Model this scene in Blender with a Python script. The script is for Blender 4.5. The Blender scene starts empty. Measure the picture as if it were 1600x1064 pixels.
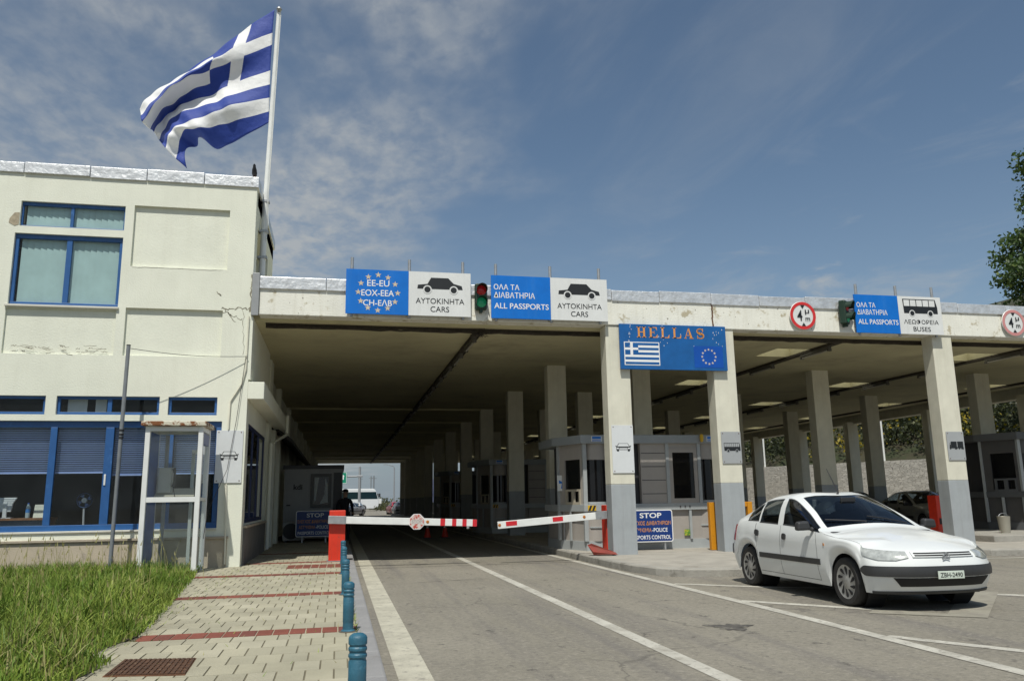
import bpy, bmesh, math, random
from mathutils import Vector, Matrix
import numpy as np
random.seed(7)
R = math.radians
scene = bpy.context.scene
COL = scene.collection

# ------------------------------------------------------------------ camera, sky, sun, exposure
CAM_H = 1.32
YAW, PIT, ROL = R(12.051), R(11.119), R(-0.924)
_f = Vector((math.sin(YAW)*math.cos(PIT), math.cos(YAW)*math.cos(PIT), math.sin(PIT)))
_r0 = Vector((math.cos(YAW), -math.sin(YAW), 0)); _u0 = _r0.cross(_f)
_r = math.cos(ROL)*_r0 + math.sin(ROL)*_u0; _u = -math.sin(ROL)*_r0 + math.cos(ROL)*_u0
cd = bpy.data.cameras.new("camera"); cam = bpy.data.objects.new("camera", cd); COL.objects.link(cam)
cd.sensor_width = 36; cd.lens = 1267.65/1600*36; cd.clip_start = .05; cd.clip_end = 3000
M = Matrix((( _r.x, _u.x, -_f.x, 0), (_r.y, _u.y, -_f.y, 0), (_r.z, _u.z, -_f.z, CAM_H), (0, 0, 0, 1)))
cam.matrix_world = M
scene.camera = cam

SUN_EL = R(60); SUN_H = Vector((-.31, -.95))      # horizontal direction towards the sun
sd = bpy.data.lights.new("sun", 'SUN'); sd.energy = 4.0; sd.angle = R(.5); sd.color = (1, .97, .88)
sun = bpy.data.objects.new("sun", sd); COL.objects.link(sun)
to_sun = Vector((SUN_H.x*math.cos(SUN_EL), SUN_H.y*math.cos(SUN_EL), math.sin(SUN_EL)))
sun.rotation_euler = to_sun.to_track_quat('Z', 'Y').to_euler()
sun.location = (0, 0, 60)

world = bpy.data.worlds.new("World"); scene.world = world; world.use_nodes = True
def build_sky():
    nt = world.node_tree; N = nt.nodes; L = nt.links; N.clear()
    out = N.new('ShaderNodeOutputWorld'); bg = N.new('ShaderNodeBackground')
    sky = N.new('ShaderNodeTexSky'); sky.sky_type = 'NISHITA'; sky.sun_disc = False
    sky.sun_elevation = SUN_EL; sky.sun_rotation = math.atan2(SUN_H.x, SUN_H.y)
    sky.air_density = 1.0; sky.dust_density = 1.2; sky.ozone_density = 2.2; sky.altitude = 100
    hs = N.new('ShaderNodeHueSaturation'); hs.inputs['Saturation'].default_value = .90; hs.inputs['Value'].default_value = 1.0
    tn = N.new('ShaderNodeVectorMath'); tn.operation = 'MULTIPLY'; tn.inputs[1].default_value = (.90, 1.045, 1.05); L.new(sky.outputs[0], tn.inputs[0])
    L.new(tn.outputs[0], hs.inputs['Color'])
    tc = N.new('ShaderNodeTexCoord'); sep = N.new('ShaderNodeSeparateXYZ'); L.new(tc.outputs['Generated'], sep.inputs[0])
    hz = N.new('ShaderNodeMapRange'); hz.inputs['From Min'].default_value = .0; hz.inputs['From Max'].default_value = .22; hz.inputs['To Min'].default_value = .85; hz.inputs['To Max'].default_value = 0; hz.interpolation_type = 'SMOOTHSTEP'
    L.new(sep.outputs[2], hz.inputs['Value'])
    hm = N.new('ShaderNodeMix'); hm.data_type = 'RGBA'; L.new(hz.outputs[0], hm.inputs[0]); L.new(hs.outputs[0], hm.inputs[6]); hm.inputs[7].default_value = (2.75, 3.35, 3.95, 1)
    def math_(op, a, b=None):
        m = N.new('ShaderNodeMath'); m.operation = op
        for i, v in enumerate((a, b)):
            if v is None: continue
            if isinstance(v, (int, float)): m.inputs[i].default_value = v
            else: L.new(v, m.inputs[i])
        return m.outputs[0]
    zc = math_('ADD', math_('MAXIMUM', sep.outputs[2], .0), .06)
    px = math_('DIVIDE', sep.outputs[0], zc); py = math_('DIVIDE', sep.outputs[1], zc)
    cmb = N.new('ShaderNodeCombineXYZ'); L.new(px, cmb.inputs[0]); L.new(py, cmb.inputs[1])
    def noise(scale, det, rough, dist=0, loc=(0, 0, 0), scl=(1, 1, 1), rot=0):
        mp = N.new('ShaderNodeMapping'); mp.inputs['Location'].default_value = loc; mp.inputs['Scale'].default_value = scl
        mp.inputs['Rotation'].default_value = (0, 0, rot)
        L.new(cmb.outputs[0], mp.inputs[0])
        n = N.new('ShaderNodeTexNoise'); n.inputs['Scale'].default_value = scale; n.inputs['Detail'].default_value = det
        n.inputs['Roughness'].default_value = rough; n.inputs['Distortion'].default_value = dist
        L.new(mp.outputs[0], n.inputs['Vector']); return n.outputs['Fac']
    def ramp(v, a, b):
        m = N.new('ShaderNodeMapRange'); m.interpolation_type = 'SMOOTHSTEP'
        m.inputs['From Min'].default_value = a; m.inputs['From Max'].default_value = b
        L.new(v, m.inputs['Value']); return m.outputs['Result']
    # mottled high cloud to the left, thin veils elsewhere
    mott = ramp(noise(11, 6, .55, .25, (0, 0, 0), (1, .62, 1), .35), .36, .66)
    mott2 = ramp(noise(24, 5, .55, .2, (5, 1, 0), (1, .7, 1), .6), .35, .70)
    field = ramp(noise(1.1, 4, .55, .3, (3.1, 1.7, 0)), .34, .62)
    left = ramp(math_('ADD', math_('MULTIPLY', px, -1), math_('MULTIPLY', math_('SUBTRACT', field, .5), .7)), -.45, .70)
    tex = math_('ADD', math_('MULTIPLY', math_('ADD', math_('MULTIPLY', mott, .62), math_('MULTIPLY', mott2, .38)), .72), .34)
    leftc = math_('MULTIPLY', math_('MULTIPLY', tex, math_('ADD', math_('MULTIPLY', field, .45), .55)), left)
    wisp = ramp(noise(1.5, 9, .62, 1.2, (7.3, 2.2, 0), (1.0, .45, 1), .5), .50, .82)
    puff = math_('MULTIPLY', ramp(noise(2.4, 9, .58, .4, (1.2, 4.1, 0)), .56, .74), ramp(px, .9, 2.1))
    right = ramp(px, .8, 2.2)
    low = math_('MULTIPLY', ramp(math_('MULTIPLY', sep.outputs[2], -1), -.42, -.18), .08)
    veil = math_('ADD', math_('ADD', math_('MULTIPLY', wisp, math_('ADD', math_('MULTIPLY', right, .45), .20)), math_('MULTIPLY', puff, .75)), low)
    cl = math_('MINIMUM', math_('ADD', leftc, veil), .86)
    mix = N.new('ShaderNodeMix'); mix.data_type = 'RGBA'
    L.new(cl, mix.inputs[0]); L.new(hm.outputs[2], mix.inputs[6]); mix.inputs[7].default_value = (5.0, 5.25, 5.35, 1)
    L.new(mix.outputs[2], bg.inputs[0]); bg.inputs[1].default_value = .085
    L.new(bg.outputs[0], out.inputs[0])
build_sky()
vs = scene.view_settings; vs.view_transform = 'Standard'; vs.look = 'None'; vs.exposure = 0.0; vs.gamma = 1

# ------------------------------------------------------------------ materials
def new_mat(name):
    m = bpy.data.materials.new(name); m.use_nodes = True
    nt = m.node_tree; b = nt.nodes['Principled BSDF']; return m, nt, b
def mat(name, col, rough=.6, metal=0.0, var=.12, vscale=3.0, bump=0.0, bscale=60, spots=None, streak=None, spec=.5, coat=0, alpha=None, detail=6):
    """plain procedural surface: colour varied by noise, optional worn spots (colour, scale, lo, hi) and rain streaks (colour, amount)"""
    m, nt, b = new_mat(name); N = nt.nodes; L = nt.links
    tc = N.new('ShaderNodeTexCoord')
    n = N.new('ShaderNodeTexNoise'); n.inputs['Scale'].default_value = vscale; n.inputs['Detail'].default_value = detail; n.inputs['Roughness'].default_value = .62
    L.new(tc.outputs['Object'], n.inputs['Vector'])
    r = N.new('ShaderNodeMapRange'); r.inputs['From Min'].default_value = .3; r.inputs['From Max'].default_value = .7
    r.inputs['To Min'].default_value = 1-var; r.inputs['To Max'].default_value = 1+var*.5
    L.new(n.outputs['Fac'], r.inputs['Value'])
    mul = N.new('ShaderNodeVectorMath'); mul.operation = 'SCALE'; mul.inputs[0].default_value = col[:3]; L.new(r.outputs[0], mul.inputs['Scale'])
    c = mul.outputs[0]
    def mixin(c, fac, col2):
        x = N.new('ShaderNodeMix'); x.data_type = 'RGBA'; L.new(fac, x.inputs[0]); L.new(c, x.inputs[6]); x.inputs[7].default_value = (*col2[:3], 1); return x.outputs[2]
    if streak:
        mp = N.new('ShaderNodeMapping'); mp.inputs['Scale'].default_value = (3.2, 3.2, .25); L.new(tc.outputs['Object'], mp.inputs[0])
        s = N.new('ShaderNodeTexNoise'); s.inputs['Scale'].default_value = 2.2; s.inputs['Detail'].default_value = 7; s.inputs['Roughness'].default_value = .7; L.new(mp.outputs[0], s.inputs['Vector'])
        sr = N.new('ShaderNodeMapRange'); sr.inputs['From Min'].default_value = .5; sr.inputs['From Max'].default_value = .8; sr.inputs['To Max'].default_value = streak[1]; L.new(s.outputs['Fac'], sr.inputs['Value'])
        c = mixin(c, sr.outputs[0], streak[0])
    if spots:
        for sp in (spots if isinstance(spots, list) else [spots]):
            s = N.new('ShaderNodeTexNoise'); s.inputs['Scale'].default_value = sp[1]; s.inputs['Detail'].default_value = 9; s.inputs['Roughness'].default_value = .68
            L.new(tc.outputs['Object'], s.inputs['Vector'])
            sr = N.new('ShaderNodeMapRange'); sr.inputs['From Min'].default_value = sp[2]; sr.inputs['From Max'].default_value = sp[3]; L.new(s.outputs['Fac'], sr.inputs['Value'])
            c = mixin(c, sr.outputs[0], sp[0])
    L.new(c, b.inputs['Base Color'])
    b.inputs['Roughness'].default_value = rough; b.inputs['Metallic'].default_value = metal
    b.inputs['Specular IOR Level'].default_value = spec
    if coat: b.inputs['Coat Weight'].default_value = coat; b.inputs['Coat Roughness'].default_value = .06
    if bump:
        bn = N.new('ShaderNodeTexNoise'); bn.inputs['Scale'].default_value = bscale; bn.inputs['Detail'].default_value = 5; L.new(tc.outputs['Object'], bn.inputs['Vector'])
        bp = N.new('ShaderNodeBump'); bp.inputs['Strength'].default_value = bump; bp.inputs['Distance'].default_value = .02; L.new(bn.outputs['Fac'], bp.inputs['Height'])
        L.new(bp.outputs[0], b.inputs['Normal'])
    return m
def glass_mat(name, tint=(.75, .82, .82), refl=.06, rough=.02, body=0.0, bodycol=(.02, .02, .02)):
    """thin pane: see-through with a fresnel reflection, 'body' mixes in dirt"""
    m = bpy.data.materials.new(name); m.use_nodes = True; nt = m.node_tree; N = nt.nodes; L = nt.links; N.clear()
    out = N.new('ShaderNodeOutputMaterial'); tr = N.new('ShaderNodeBsdfTransparent'); tr.inputs[0].default_value = (*tint, 1)
    gl = N.new('ShaderNodeBsdfGlossy'); gl.inputs['Roughness'].default_value = rough; gl.inputs[0].default_value = (1, 1, 1, 1)
    lf = N.new('ShaderNodeLayerWeight'); lf.inputs[0].default_value = .5; lw = N.new('ShaderNodeMath'); lw.operation = 'POWER'; lw.inputs[1].default_value = 5; L.new(lf.outputs['Facing'], lw.inputs[0])
    ad = N.new('ShaderNodeMath'); ad.operation = 'ADD'; ad.inputs[1].default_value = refl; ad.use_clamp = True; L.new(lw.outputs[0], ad.inputs[0])
    mx = N.new('ShaderNodeMixShader'); L.new(ad.outputs[0], mx.inputs[0]); L.new(tr.outputs[0], mx.inputs[1]); L.new(gl.outputs[0], mx.inputs[2])
    cur = mx.outputs[0]
    if body:
        df = N.new('ShaderNodeBsdfDiffuse'); df.inputs[0].default_value = (*bodycol, 1)
        tc = N.new('ShaderNodeTexCoord'); n = N.new('ShaderNodeTexNoise'); n.inputs['Scale'].default_value = 2.5; n.inputs['Detail'].default_value = 8; L.new(tc.outputs['Object'], n.inputs['Vector'])
        mr = N.new('ShaderNodeMapRange'); mr.inputs['From Min'].default_value = .35; mr.inputs['From Max'].default_value = .7; mr.inputs['To Min'].default_value = body*.5; mr.inputs['To Max'].default_value = body*1.5; L.new(n.outputs['Fac'], mr.inputs['Value'])
        m2 = N.new('ShaderNodeMixShader'); L.new(mr.outputs[0], m2.inputs[0]); L.new(cur, m2.inputs[1]); L.new(df.outputs[0], m2.inputs[2]); cur = m2.outputs[0]
    L.new(cur, out.inputs[0]); return m
def emit_mat(name, col, s):
    m, nt, b = new_mat(name); b.inputs['Base Color'].default_value = (*col, 1); b.inputs['Emission Color'].default_value = (*col, 1); b.inputs['Emission Strength'].default_value = s
    b.inputs['Roughness'].default_value = .2
    return m

PLASTER = mat('cream_plaster', (.765, .775, .665), .85, var=.07, vscale=1.3, bump=.25, bscale=35, streak=((.52, .50, .39), .20), spots=((.46, .42, .33), 1.7, .70, .76))
PLASTER_IN = mat('inner_plaster', (.40, .37, .25), .85, var=.18, vscale=1.5, bump=.15, streak=((.2, .18, .12), .5))
PEEL = mat('peeling_white_paint', (.80, .79, .71), .8, var=.08, vscale=2, bump=.35, bscale=30, streak=((.46, .42, .31), .45), spots=[((.47, .42, .30), 2.6, .57, .63), ((.17, .145, .105), 8, .62, .67)])
COLPAINT = mat('column_cream_paint', (.68, .66, .55), .8, var=.10, vscale=2.5, bump=.25, streak=((.40, .37, .27), .40), spots=((.30, .27, .2), 7, .70, .75))
COLGREY = mat('column_grey_paint', (.345, .37, .385), .75, var=.12, vscale=2.2, bump=.2, streak=((.2, .2, .2), .4), spots=((.16, .16, .15), 6, .69, .75))
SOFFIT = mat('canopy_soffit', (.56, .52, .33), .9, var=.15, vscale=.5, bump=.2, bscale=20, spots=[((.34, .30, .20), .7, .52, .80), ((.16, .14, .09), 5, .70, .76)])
FOIL = mat('aluminium_foil_flashing', (.74, .75, .76), .42, .55, var=.22, vscale=5, bump=.9, bscale=9, spots=((.35, .35, .34), 4, .62, .72))
PLINTH = mat('beige_stone_plinth', (.50, .43, .33), .85, var=.2, vscale=1.4, bump=.3, spots=((.30, .26, .22), 1.3, .58, .7))
PLCAP = mat('stone_coping', (.42, .36, .28), .8, var=.2, bump=.3)
DARKPL = mat('grey_plinth', (.17, .165, .16), .85, var=.2)
BLUEFR = mat('blue_window_frame', (.025, .105, .30), .4, var=.15, vscale=6, spots=((.05, .16, .4), 5, .6, .7))
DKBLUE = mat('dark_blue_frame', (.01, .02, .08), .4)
GLASS = glass_mat('window_glass', (.93, .96, .97), .012, .01, .02, (.25, .27, .28))
GLASSDK = glass_mat('dark_glass', (.30, .34, .38), .05, .02)
BLINDUP = mat('teal_vertical_blind', (.50, .64, .61), .7, var=.10, vscale=3)
BLINDV = mat('blue_venetian_blind', (.36, .45, .74), .6, var=.1)
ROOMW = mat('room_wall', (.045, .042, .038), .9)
DARK = mat('dark_void', (.012, .012, .013), .7)
BLACK = mat('black_plastic', (.02, .02, .022), .5)
SIGNBLUE = mat('sign_blue', (.0, .155, .60), .38, var=.12, vscale=2, streak=((.06, .22, .55), .4))
SIGNWHITE = mat('sign_white', (.72, .73, .72), .4, var=.06, vscale=3, streak=((.5, .5, .47), .3))
LETWHITE = mat('letter_white', (.82, .82, .82), .5, var=.03)
LETBLACK = mat('letter_black', (.012, .014, .016), .5)
LETORANGE = mat('letter_orange', (.70, .30, .07), .5, var=.12, vscale=20)
LETGOLD = mat('star_beige', (.62, .52, .38), .5)
HELBLUE = mat('faded_blue_board', (.006, .105, .34), .45, var=.18, vscale=4, spots=((.45, .52, .6), 14, .74, .76))
NAVY = mat('navy_sign', (.004, .035, .19), .4, var=.1)
STEEL = mat('galvanised_steel', (.42, .43, .44), .45, .6, var=.2, vscale=9)
POLEGREY = mat('grey_pole_paint', (.20, .215, .23), .5, var=.15, vscale=8, spots=((.10, .09, .08), 9, .64, .72))
WHITEPAINT = mat('white_enamel', (.76, .77, .75), .4, var=.08, vscale=5, spots=((.42, .38, .32), 11, .68, .76))
REDPAINT = mat('red_enamel', (.66, .035, .012), .45, var=.15, vscale=4, streak=((.36, .05, .03), .6), spots=((.25, .06, .04), 14, .62, .70))
REDDECAL = mat('red_decal', (.60, .02, .03), .45)
BOLLARD = mat('teal_bollard_paint', (.022, .115, .18), .48, var=.25, vscale=7, bump=.15, spots=[((.06, .19, .27), 9, .55, .68), ((.12, .10, .07), 22, .64, .70)], streak=((.06, .09, .10), .5))
RUST = mat('rusty_metal', (.17, .075, .035), .85, .2, var=.5, vscale=9, bump=.6, bscale=50, spots=((.06, .035, .02), 8, .5, .65))
RUSTWHITE = mat('rusted_white_metal', (.66, .62, .50), .7, var=.1, bump=.4, spots=((.20, .07, .02), 6, .47, .52))
KBEIGE = mat('kiosk_beige_panel', (.37, .34, .31), .5, var=.06)
KGREY = mat('kiosk_grey_trim', (.40, .425, .43), .45, .1, var=.08)
KFASC = mat('kiosk_fascia', (.30, .325, .34), .5, var=.08)
KDARK = mat('kiosk_dark', (.055, .055, .06), .5)
ORANGE = mat('orange_enamel', (.62, .26, .01), .5, var=.12, spots=((.3, .12, .01), 8, .62, .7))
YELLOW = mat('yellow_plastic', (.68, .42, .02), .4)
CONCRETE = mat('kerb_concrete', (.34, .325, .29), .9, var=.22, vscale=3, bump=.6, bscale=40, spots=((.15, .14, .12), 2.2, .56, .7))
KERBGREY = mat('kerb_grey_stone', (.27, .265, .265), .85, var=.15, vscale=3, bump=.4, spots=((.2, .19, .18), 2.5, .6, .72))
ISLAND = mat('island_concrete', (.37, .345, .30), .9, var=.2, vscale=2.5, bump=.5, bscale=25, spots=((.20, .18, .15), 1.2, .57, .72))
LINE = mat('road_paint', (.50, .48, .42), .8, var=.2, vscale=3, bump=.3, spots=[((.36, .34, .29), 2.2, .48, .62), ((.27, .25, .215), 11, .55, .63), ((.20, .185, .16), 32, .60, .66)])
LINEYEL = mat('road_paint_worn', (.49, .465, .375), .8, var=.2, vscale=3, bump=.3, spots=[((.38, .36, .29), 1.8, .48, .62), ((.28, .26, .22), 10, .55, .64), ((.20, .185, .16), 32, .61, .67)])
SKYLIGHT = None
def mk_skylight():
    m = bpy.data.materials.new('skylight_acrylic'); m.use_nodes = True; nt = m.node_tree; N = nt.nodes; L = nt.links; N.clear()
    o = N.new('ShaderNodeOutputMaterial'); t = N.new('ShaderNodeBsdfTranslucent'); t.inputs[0].default_value = (.88, .86, .76, 1); d = N.new('ShaderNodeBsdfDiffuse'); d.inputs[0].default_value = (.6, .6, .55, 1)
    mx = N.new('ShaderNodeMixShader'); mx.inputs[0].default_value = .12; L.new(t.outputs[0], mx.inputs[1]); L.new(d.outputs[0], mx.inputs[2]); L.new(mx.outputs[0], o.inputs[0]); return m
SKYLIGHT = mk_skylight()

def asphalt():
    m, nt, b = new_mat('asphalt'); N = nt.nodes; L = nt.links
    tc = N.new('ShaderNodeTexCoord')
    def noise(s, d, r, scl=(1, 1, 1)):
        mp = N.new('ShaderNodeMapping'); mp.inputs['Scale'].default_value = scl; L.new(tc.outputs['Object'], mp.inputs[0])
        n = N.new('ShaderNodeTexNoise'); n.inputs['Scale'].default_value = s; n.inputs['Detail'].default_value = d; n.inputs['Roughness'].default_value = r; L.new(mp.outputs[0], n.inputs['Vector']); return n.outputs['Fac']
    def mr(v, a, b_, c, d):
        r = N.new('ShaderNodeMapRange'); L.new(v, r.inputs['Value'])
        for k, x in zip(('From Min', 'From Max', 'To Min', 'To Max'), (a, b_, c, d)): r.inputs[k].default_value = x
        return r.outputs[0]
    def mixc(c, f, col):
        x = N.new('ShaderNodeMix'); x.data_type = 'RGBA'; L.new(f, x.inputs[0])
        if isinstance(c, tuple): x.inputs[6].default_value = (*c, 1)
        else: L.new(c, x.inputs[6])
        x.inputs[7].default_value = (*col, 1); return x.outputs[2]
    c = mixc((.205, .188, .150), mr(noise(.35, 6, .6), .35, .65, 0, 1), (.262, .240, .195))
    c = mixc(c, mr(noise(1.7, 8, .72, (1.8, .4, 1)), .52, .74, 0, .6), (.150, .139, .120))     # tyre-polished streaks along the lanes
    c = mixc(c, mr(noise(.8, 5, .6, (2.6, .10, 1)), .50, .66, 0, .65), (.140, .129, .122))
    c = mixc(c, mr(noise(17, 6, .85), .48, .60, 0, .62), (.125, .115, .098))                    # aggregate
    c = mixc(c, mr(noise(15, 6, .85, (1, 1.07, 1)), .52, .62, 0, .55), (.36, .33, .275))
    c = mixc(c, mr(noise(3.6, 8, .74, (1, .6, 1)), .605, .635, 0, .8), (.085, .078, .068))       # scuffs and drips
    c = mixc(c, mr(noise(1.1, 9, .75), .60, .66, 0, .5), (.11, .102, .09))
    vo = N.new('ShaderNodeTexVoronoi'); vo.inputs['Scale'].default_value = 3.1; L.new(tc.outputs['Object'], vo.inputs['Vector'])
    c = mixc(c, mr(vo.outputs['Distance'], .035, .075, .75, 0), (.055, .05, .045))           # gum and oil specks
    wv = N.new('ShaderNodeTexVoronoi'); wv.feature = 'DISTANCE_TO_EDGE'; wv.inputs['Scale'].default_value = .33
    dn = N.new('ShaderNodeTexNoise'); dn.inputs['Scale'].default_value = 1.3; dn.inputs['Detail'].default_value = 6; L.new(tc.outputs['Object'], dn.inputs['Vector'])
    va = N.new('ShaderNodeVectorMath'); va.operation = 'MULTIPLY_ADD'; va.inputs[1].default_value = (.9, .9, 0); L.new(dn.outputs['Color'], va.inputs[0]); L.new(tc.outputs['Object'], va.inputs[2]); L.new(va.outputs[0], wv.inputs['Vector'])
    ck = N.new('ShaderNodeMath'); ck.operation = 'MULTIPLY'; L.new(mr(wv.outputs['Distance'], .0015, .005, .5, 0), ck.inputs[0]); L.new(mr(noise(.5, 3, .5), .48, .56, 0, 1), ck.inputs[1])
    c = mixc(c, ck.outputs[0], (.07, .064, .056))                                           # hairline cracks
    L.new(c, b.inputs['Base Color']); b.inputs['Roughness'].default_value = .9
    bp = N.new('ShaderNodeBump'); bp.inputs['Strength'].default_value = .5; bp.inputs['Distance'].default_value = .012; L.new(noise(60, 4, .7), bp.inputs['Height']); L.new(bp.outputs[0], b.inputs['Normal'])
    return m
ASPHALT = asphalt()
def pavers(name, c1, c2, mortar, bw, rh, ms=.012):
    m, nt, b = new_mat(name); N = nt.nodes; L = nt.links
    tc = N.new('ShaderNodeTexCoord')
    br = N.new('ShaderNodeTexBrick'); br.inputs['Color1'].default_value = (*c1, 1); br.inputs['Color2'].default_value = (*c2, 1); br.inputs['Mortar'].default_value = (*mortar, 1)
    br.inputs['Scale'].default_value = 1; br.inputs['Brick Width'].default_value = bw; br.inputs['Row Height'].default_value = rh; br.inputs['Mortar Size'].default_value = ms
    br.inputs['Mortar Smooth'].default_value = .15; br.inputs['Bias'].default_value = 0
    dn = N.new('ShaderNodeTexNoise'); dn.inputs['Scale'].default_value = 6; L.new(tc.outputs['Object'], dn.inputs['Vector'])
    ad = N.new('ShaderNodeVectorMath'); ad.operation = 'MULTIPLY_ADD'; L.new(dn.outputs['Color'], ad.inputs[0]); ad.inputs[1].default_value = (.012, .012, 0); L.new(tc.outputs['Object'], ad.inputs[2])
    L.new(ad.outputs[0], br.inputs['Vector'])
    n = N.new('ShaderNodeTexNoise'); n.inputs['Scale'].default_value = 1.6; n.inputs['Detail'].default_value = 9; n.inputs['Roughness'].default_value = .7; L.new(tc.outputs['Object'], n.inputs['Vector'])
    r = N.new('ShaderNodeMapRange'); r.inputs['From Min'].default_value = .3; r.inputs['From Max'].default_value = .72; r.inputs['To Min'].default_value = 1.08; r.inputs['To Max'].default_value = .72; L.new(n.outputs['Fac'], r.inputs['Value'])
    s = N.new('ShaderNodeVectorMath'); s.operation = 'SCALE'; L.new(br.outputs['Color'], s.inputs[0]); L.new(r.outputs[0], s.inputs['Scale'])
    L.new(s.outputs[0], b.inputs['Base Color']); b.inputs['Roughness'].default_value = .85
    bp = N.new('ShaderNodeBump'); bp.inputs['Strength'].default_value = .6; bp.inputs['Distance'].default_value = .006; bp.invert = True; L.new(br.outputs['Fac'], bp.inputs['Height']); L.new(bp.outputs[0], b.inputs['Normal'])
    return m
PAVER = pavers('cream_pavers', (.47, .425, .315), (.43, .39, .29), (.24, .215, .16), .29, .36)
REDTILE = pavers('red_pavers', (.27, .085, .06), (.21, .07, .05), (.42, .38, .31), .148, .36)

# ------------------------------------------------------------------ mesh helpers
def wloc(o):
    v = Vector((0, 0, 0))
    while o: v += o.location; o = o.parent
    return v
class MB:
    def __init__(s): s.v = []; s.f = []; s.mi = []
    def add(s, vs, fs, mi=0):
        n = len(s.v); s.v += [tuple(v) for v in vs]; s.f += [tuple(i+n for i in f) for f in fs]; s.mi += [mi]*len(fs); return s
    def box(s, x0, x1, y0, y1, z0, z1, mi=0):
        if x0 > x1: x0, x1 = x1, x0
        if y0 > y1: y0, y1 = y1, y0
        if z0 > z1: z0, z1 = z1, z0
        return s.add([(x0, y0, z0), (x1, y0, z0), (x1, y1, z0), (x0, y1, z0), (x0, y0, z1), (x1, y0, z1), (x1, y1, z1), (x0, y1, z1)],
              [(0, 3, 2, 1), (4, 5, 6, 7), (0, 1, 5, 4), (1, 2, 6, 5), (2, 3, 7, 6), (3, 0, 4, 7)], mi)
    def rbox(s, c, size, rot=None, mi=0):
        h = Vector(size)/2; vs = []
        for z in (-1, 1):
            for x, y in ((-1, -1), (1, -1), (1, 1), (-1, 1)):
                p = Vector((x*h.x, y*h.y, z*h.z)); p = (rot @ p) if rot else p; vs.append(p+Vector(c))
        return s.add(vs, [(0, 3, 2, 1), (4, 5, 6, 7), (0, 1, 5, 4), (1, 2, 6, 5), (2, 3, 7, 6), (3, 0, 4, 7)], mi)
    def tube(s, pts, r, n=10, mi=0, cap=True):
        pts = [Vector(p) for p in pts]; rs = r if isinstance(r, (list, tuple)) else [r]*len(pts)
        vs = []; fs = []; ref = None
        for i, p in enumerate(pts):
            t = (pts[min(i+1, len(pts)-1)]-pts[max(i-1, 0)]).normalized()
            if ref is None: ref = t.orthogonal().normalized()
            a = (ref - t*ref.dot(t)); a = a.normalized() if a.length > 1e-6 else t.orthogonal().normalized(); ref = a; b = t.cross(a)
            for k in range(n):
                an = 2*math.pi*k/n; vs.append(p+(a*math.cos(an)+b*math.sin(an))*rs[i])
        for i in range(len(pts)-1):
            for k in range(n):
                fs.append((i*n+k, i*n+(k+1) % n, (i+1)*n+(k+1) % n, (i+1)*n+k))
        if cap: fs.append(tuple(reversed(range(n)))); fs.append(tuple((len(pts)-1)*n+k for k in range(n)))
        return s.add(vs, fs, mi)
    def lathe(s, prof, c=(0, 0, 0), axis='Z', n=24, mi=0, closed=False):
        """prof: (radius, height) pairs"""
        vs = []; fs = []
        for r, h in prof:
            for k in range(n):
                a = 2*math.pi*k/n; x, y = r*math.cos(a), r*math.sin(a)
                p = {'Z': (x, y, h), 'Y': (x, h, y), 'X': (h, x, y)}[axis]
                vs.append(Vector(p)+Vector(c))
        m = len(prof)
        for i in range(m-1 if not closed else m):
            j = (i+1) % m
            for k in range(n): fs.append((i*n+k, i*n+(k+1) % n, j*n+(k+1) % n, j*n+k))
        return s.add(vs, fs, mi)
    def prism(s, poly, fn, d0, d1, mi=0):
        """polygon (a,b) extruded between depths d0 and d1; fn(a,b,d) -> xyz"""
        n = len(poly)
        vs = [fn(a, b, d0) for a, b in poly]+[fn(a, b, d1) for a, b in poly]
        fs = [tuple(range(n)), tuple(reversed(range(n, 2*n)))]+[(i, (i+1) % n, n+(i+1) % n, n+i) for i in range(n)]
        return s.add(vs, fs, mi)
    def holed(s, a0, a1, b0, b1, d0, d1, holes, fn, mi=0):
        """slab a0..a1 x b0..b1 between depths d0 (front) and d1 with holes (a0,a1,b0,b1[,recess]); one skin, no inner faces"""
        A = sorted({a0, a1, *[h[0] for h in holes], *[h[1] for h in holes]}); A = [a for a in A if a0 <= a <= a1]
        B = sorted({b0, b1, *[h[2] for h in holes], *[h[3] for h in holes]}); B = [b for b in B if b0 <= b <= b1]
        def inh(a, b):
            for h in holes:
                if h[0] < a < h[1] and h[2] < b < h[3]: return h
        q = lambda pts: s.add([fn(*p) for p in pts], [(0, 1, 2, 3)], mi)
        for i in range(len(A)-1):
            for j in range(len(B)-1):
                x0, x1, y0, y1 = A[i], A[i+1], B[j], B[j+1]; h = inh((x0+x1)/2, (y0+y1)/2)
                if h is None or len(h) > 4:
                    d = d0 if h is None else d0+(h[4] if d1 > d0 else -h[4])
                    q([(x0, y0, d), (x1, y0, d), (x1, y1, d), (x0, y1, d)])
                    q([(x0, y0, d1), (x0, y1, d1), (x1, y1, d1), (x1, y0, d1)])
        for h in holes:
            de = d1 if len(h) == 4 else d0+(h[4] if d1 > d0 else -h[4]); x0, x1, y0, y1 = h[:4]
            q([(x0, y0, d0), (x0, y1, d0), (x0, y1, de), (x0, y0, de)]); q([(x1, y0, d0), (x1, y0, de), (x1, y1, de), (x1, y1, d0)])
            q([(x0, y0, d0), (x0, y0, de), (x1, y0, de), (x1, y0, d0)]); q([(x0, y1, d0), (x1, y1, d0), (x1, y1, de), (x0, y1, de)])
        for p in ([(a0, b0), (a1, b0)], [(a1, b0), (a1, b1)], [(a1, b1), (a0, b1)], [(a0, b1), (a0, b0)]):
            q([(*p[0], d0), (*p[0], d1), (*p[1], d1), (*p[1], d0)])
        return s
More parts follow.
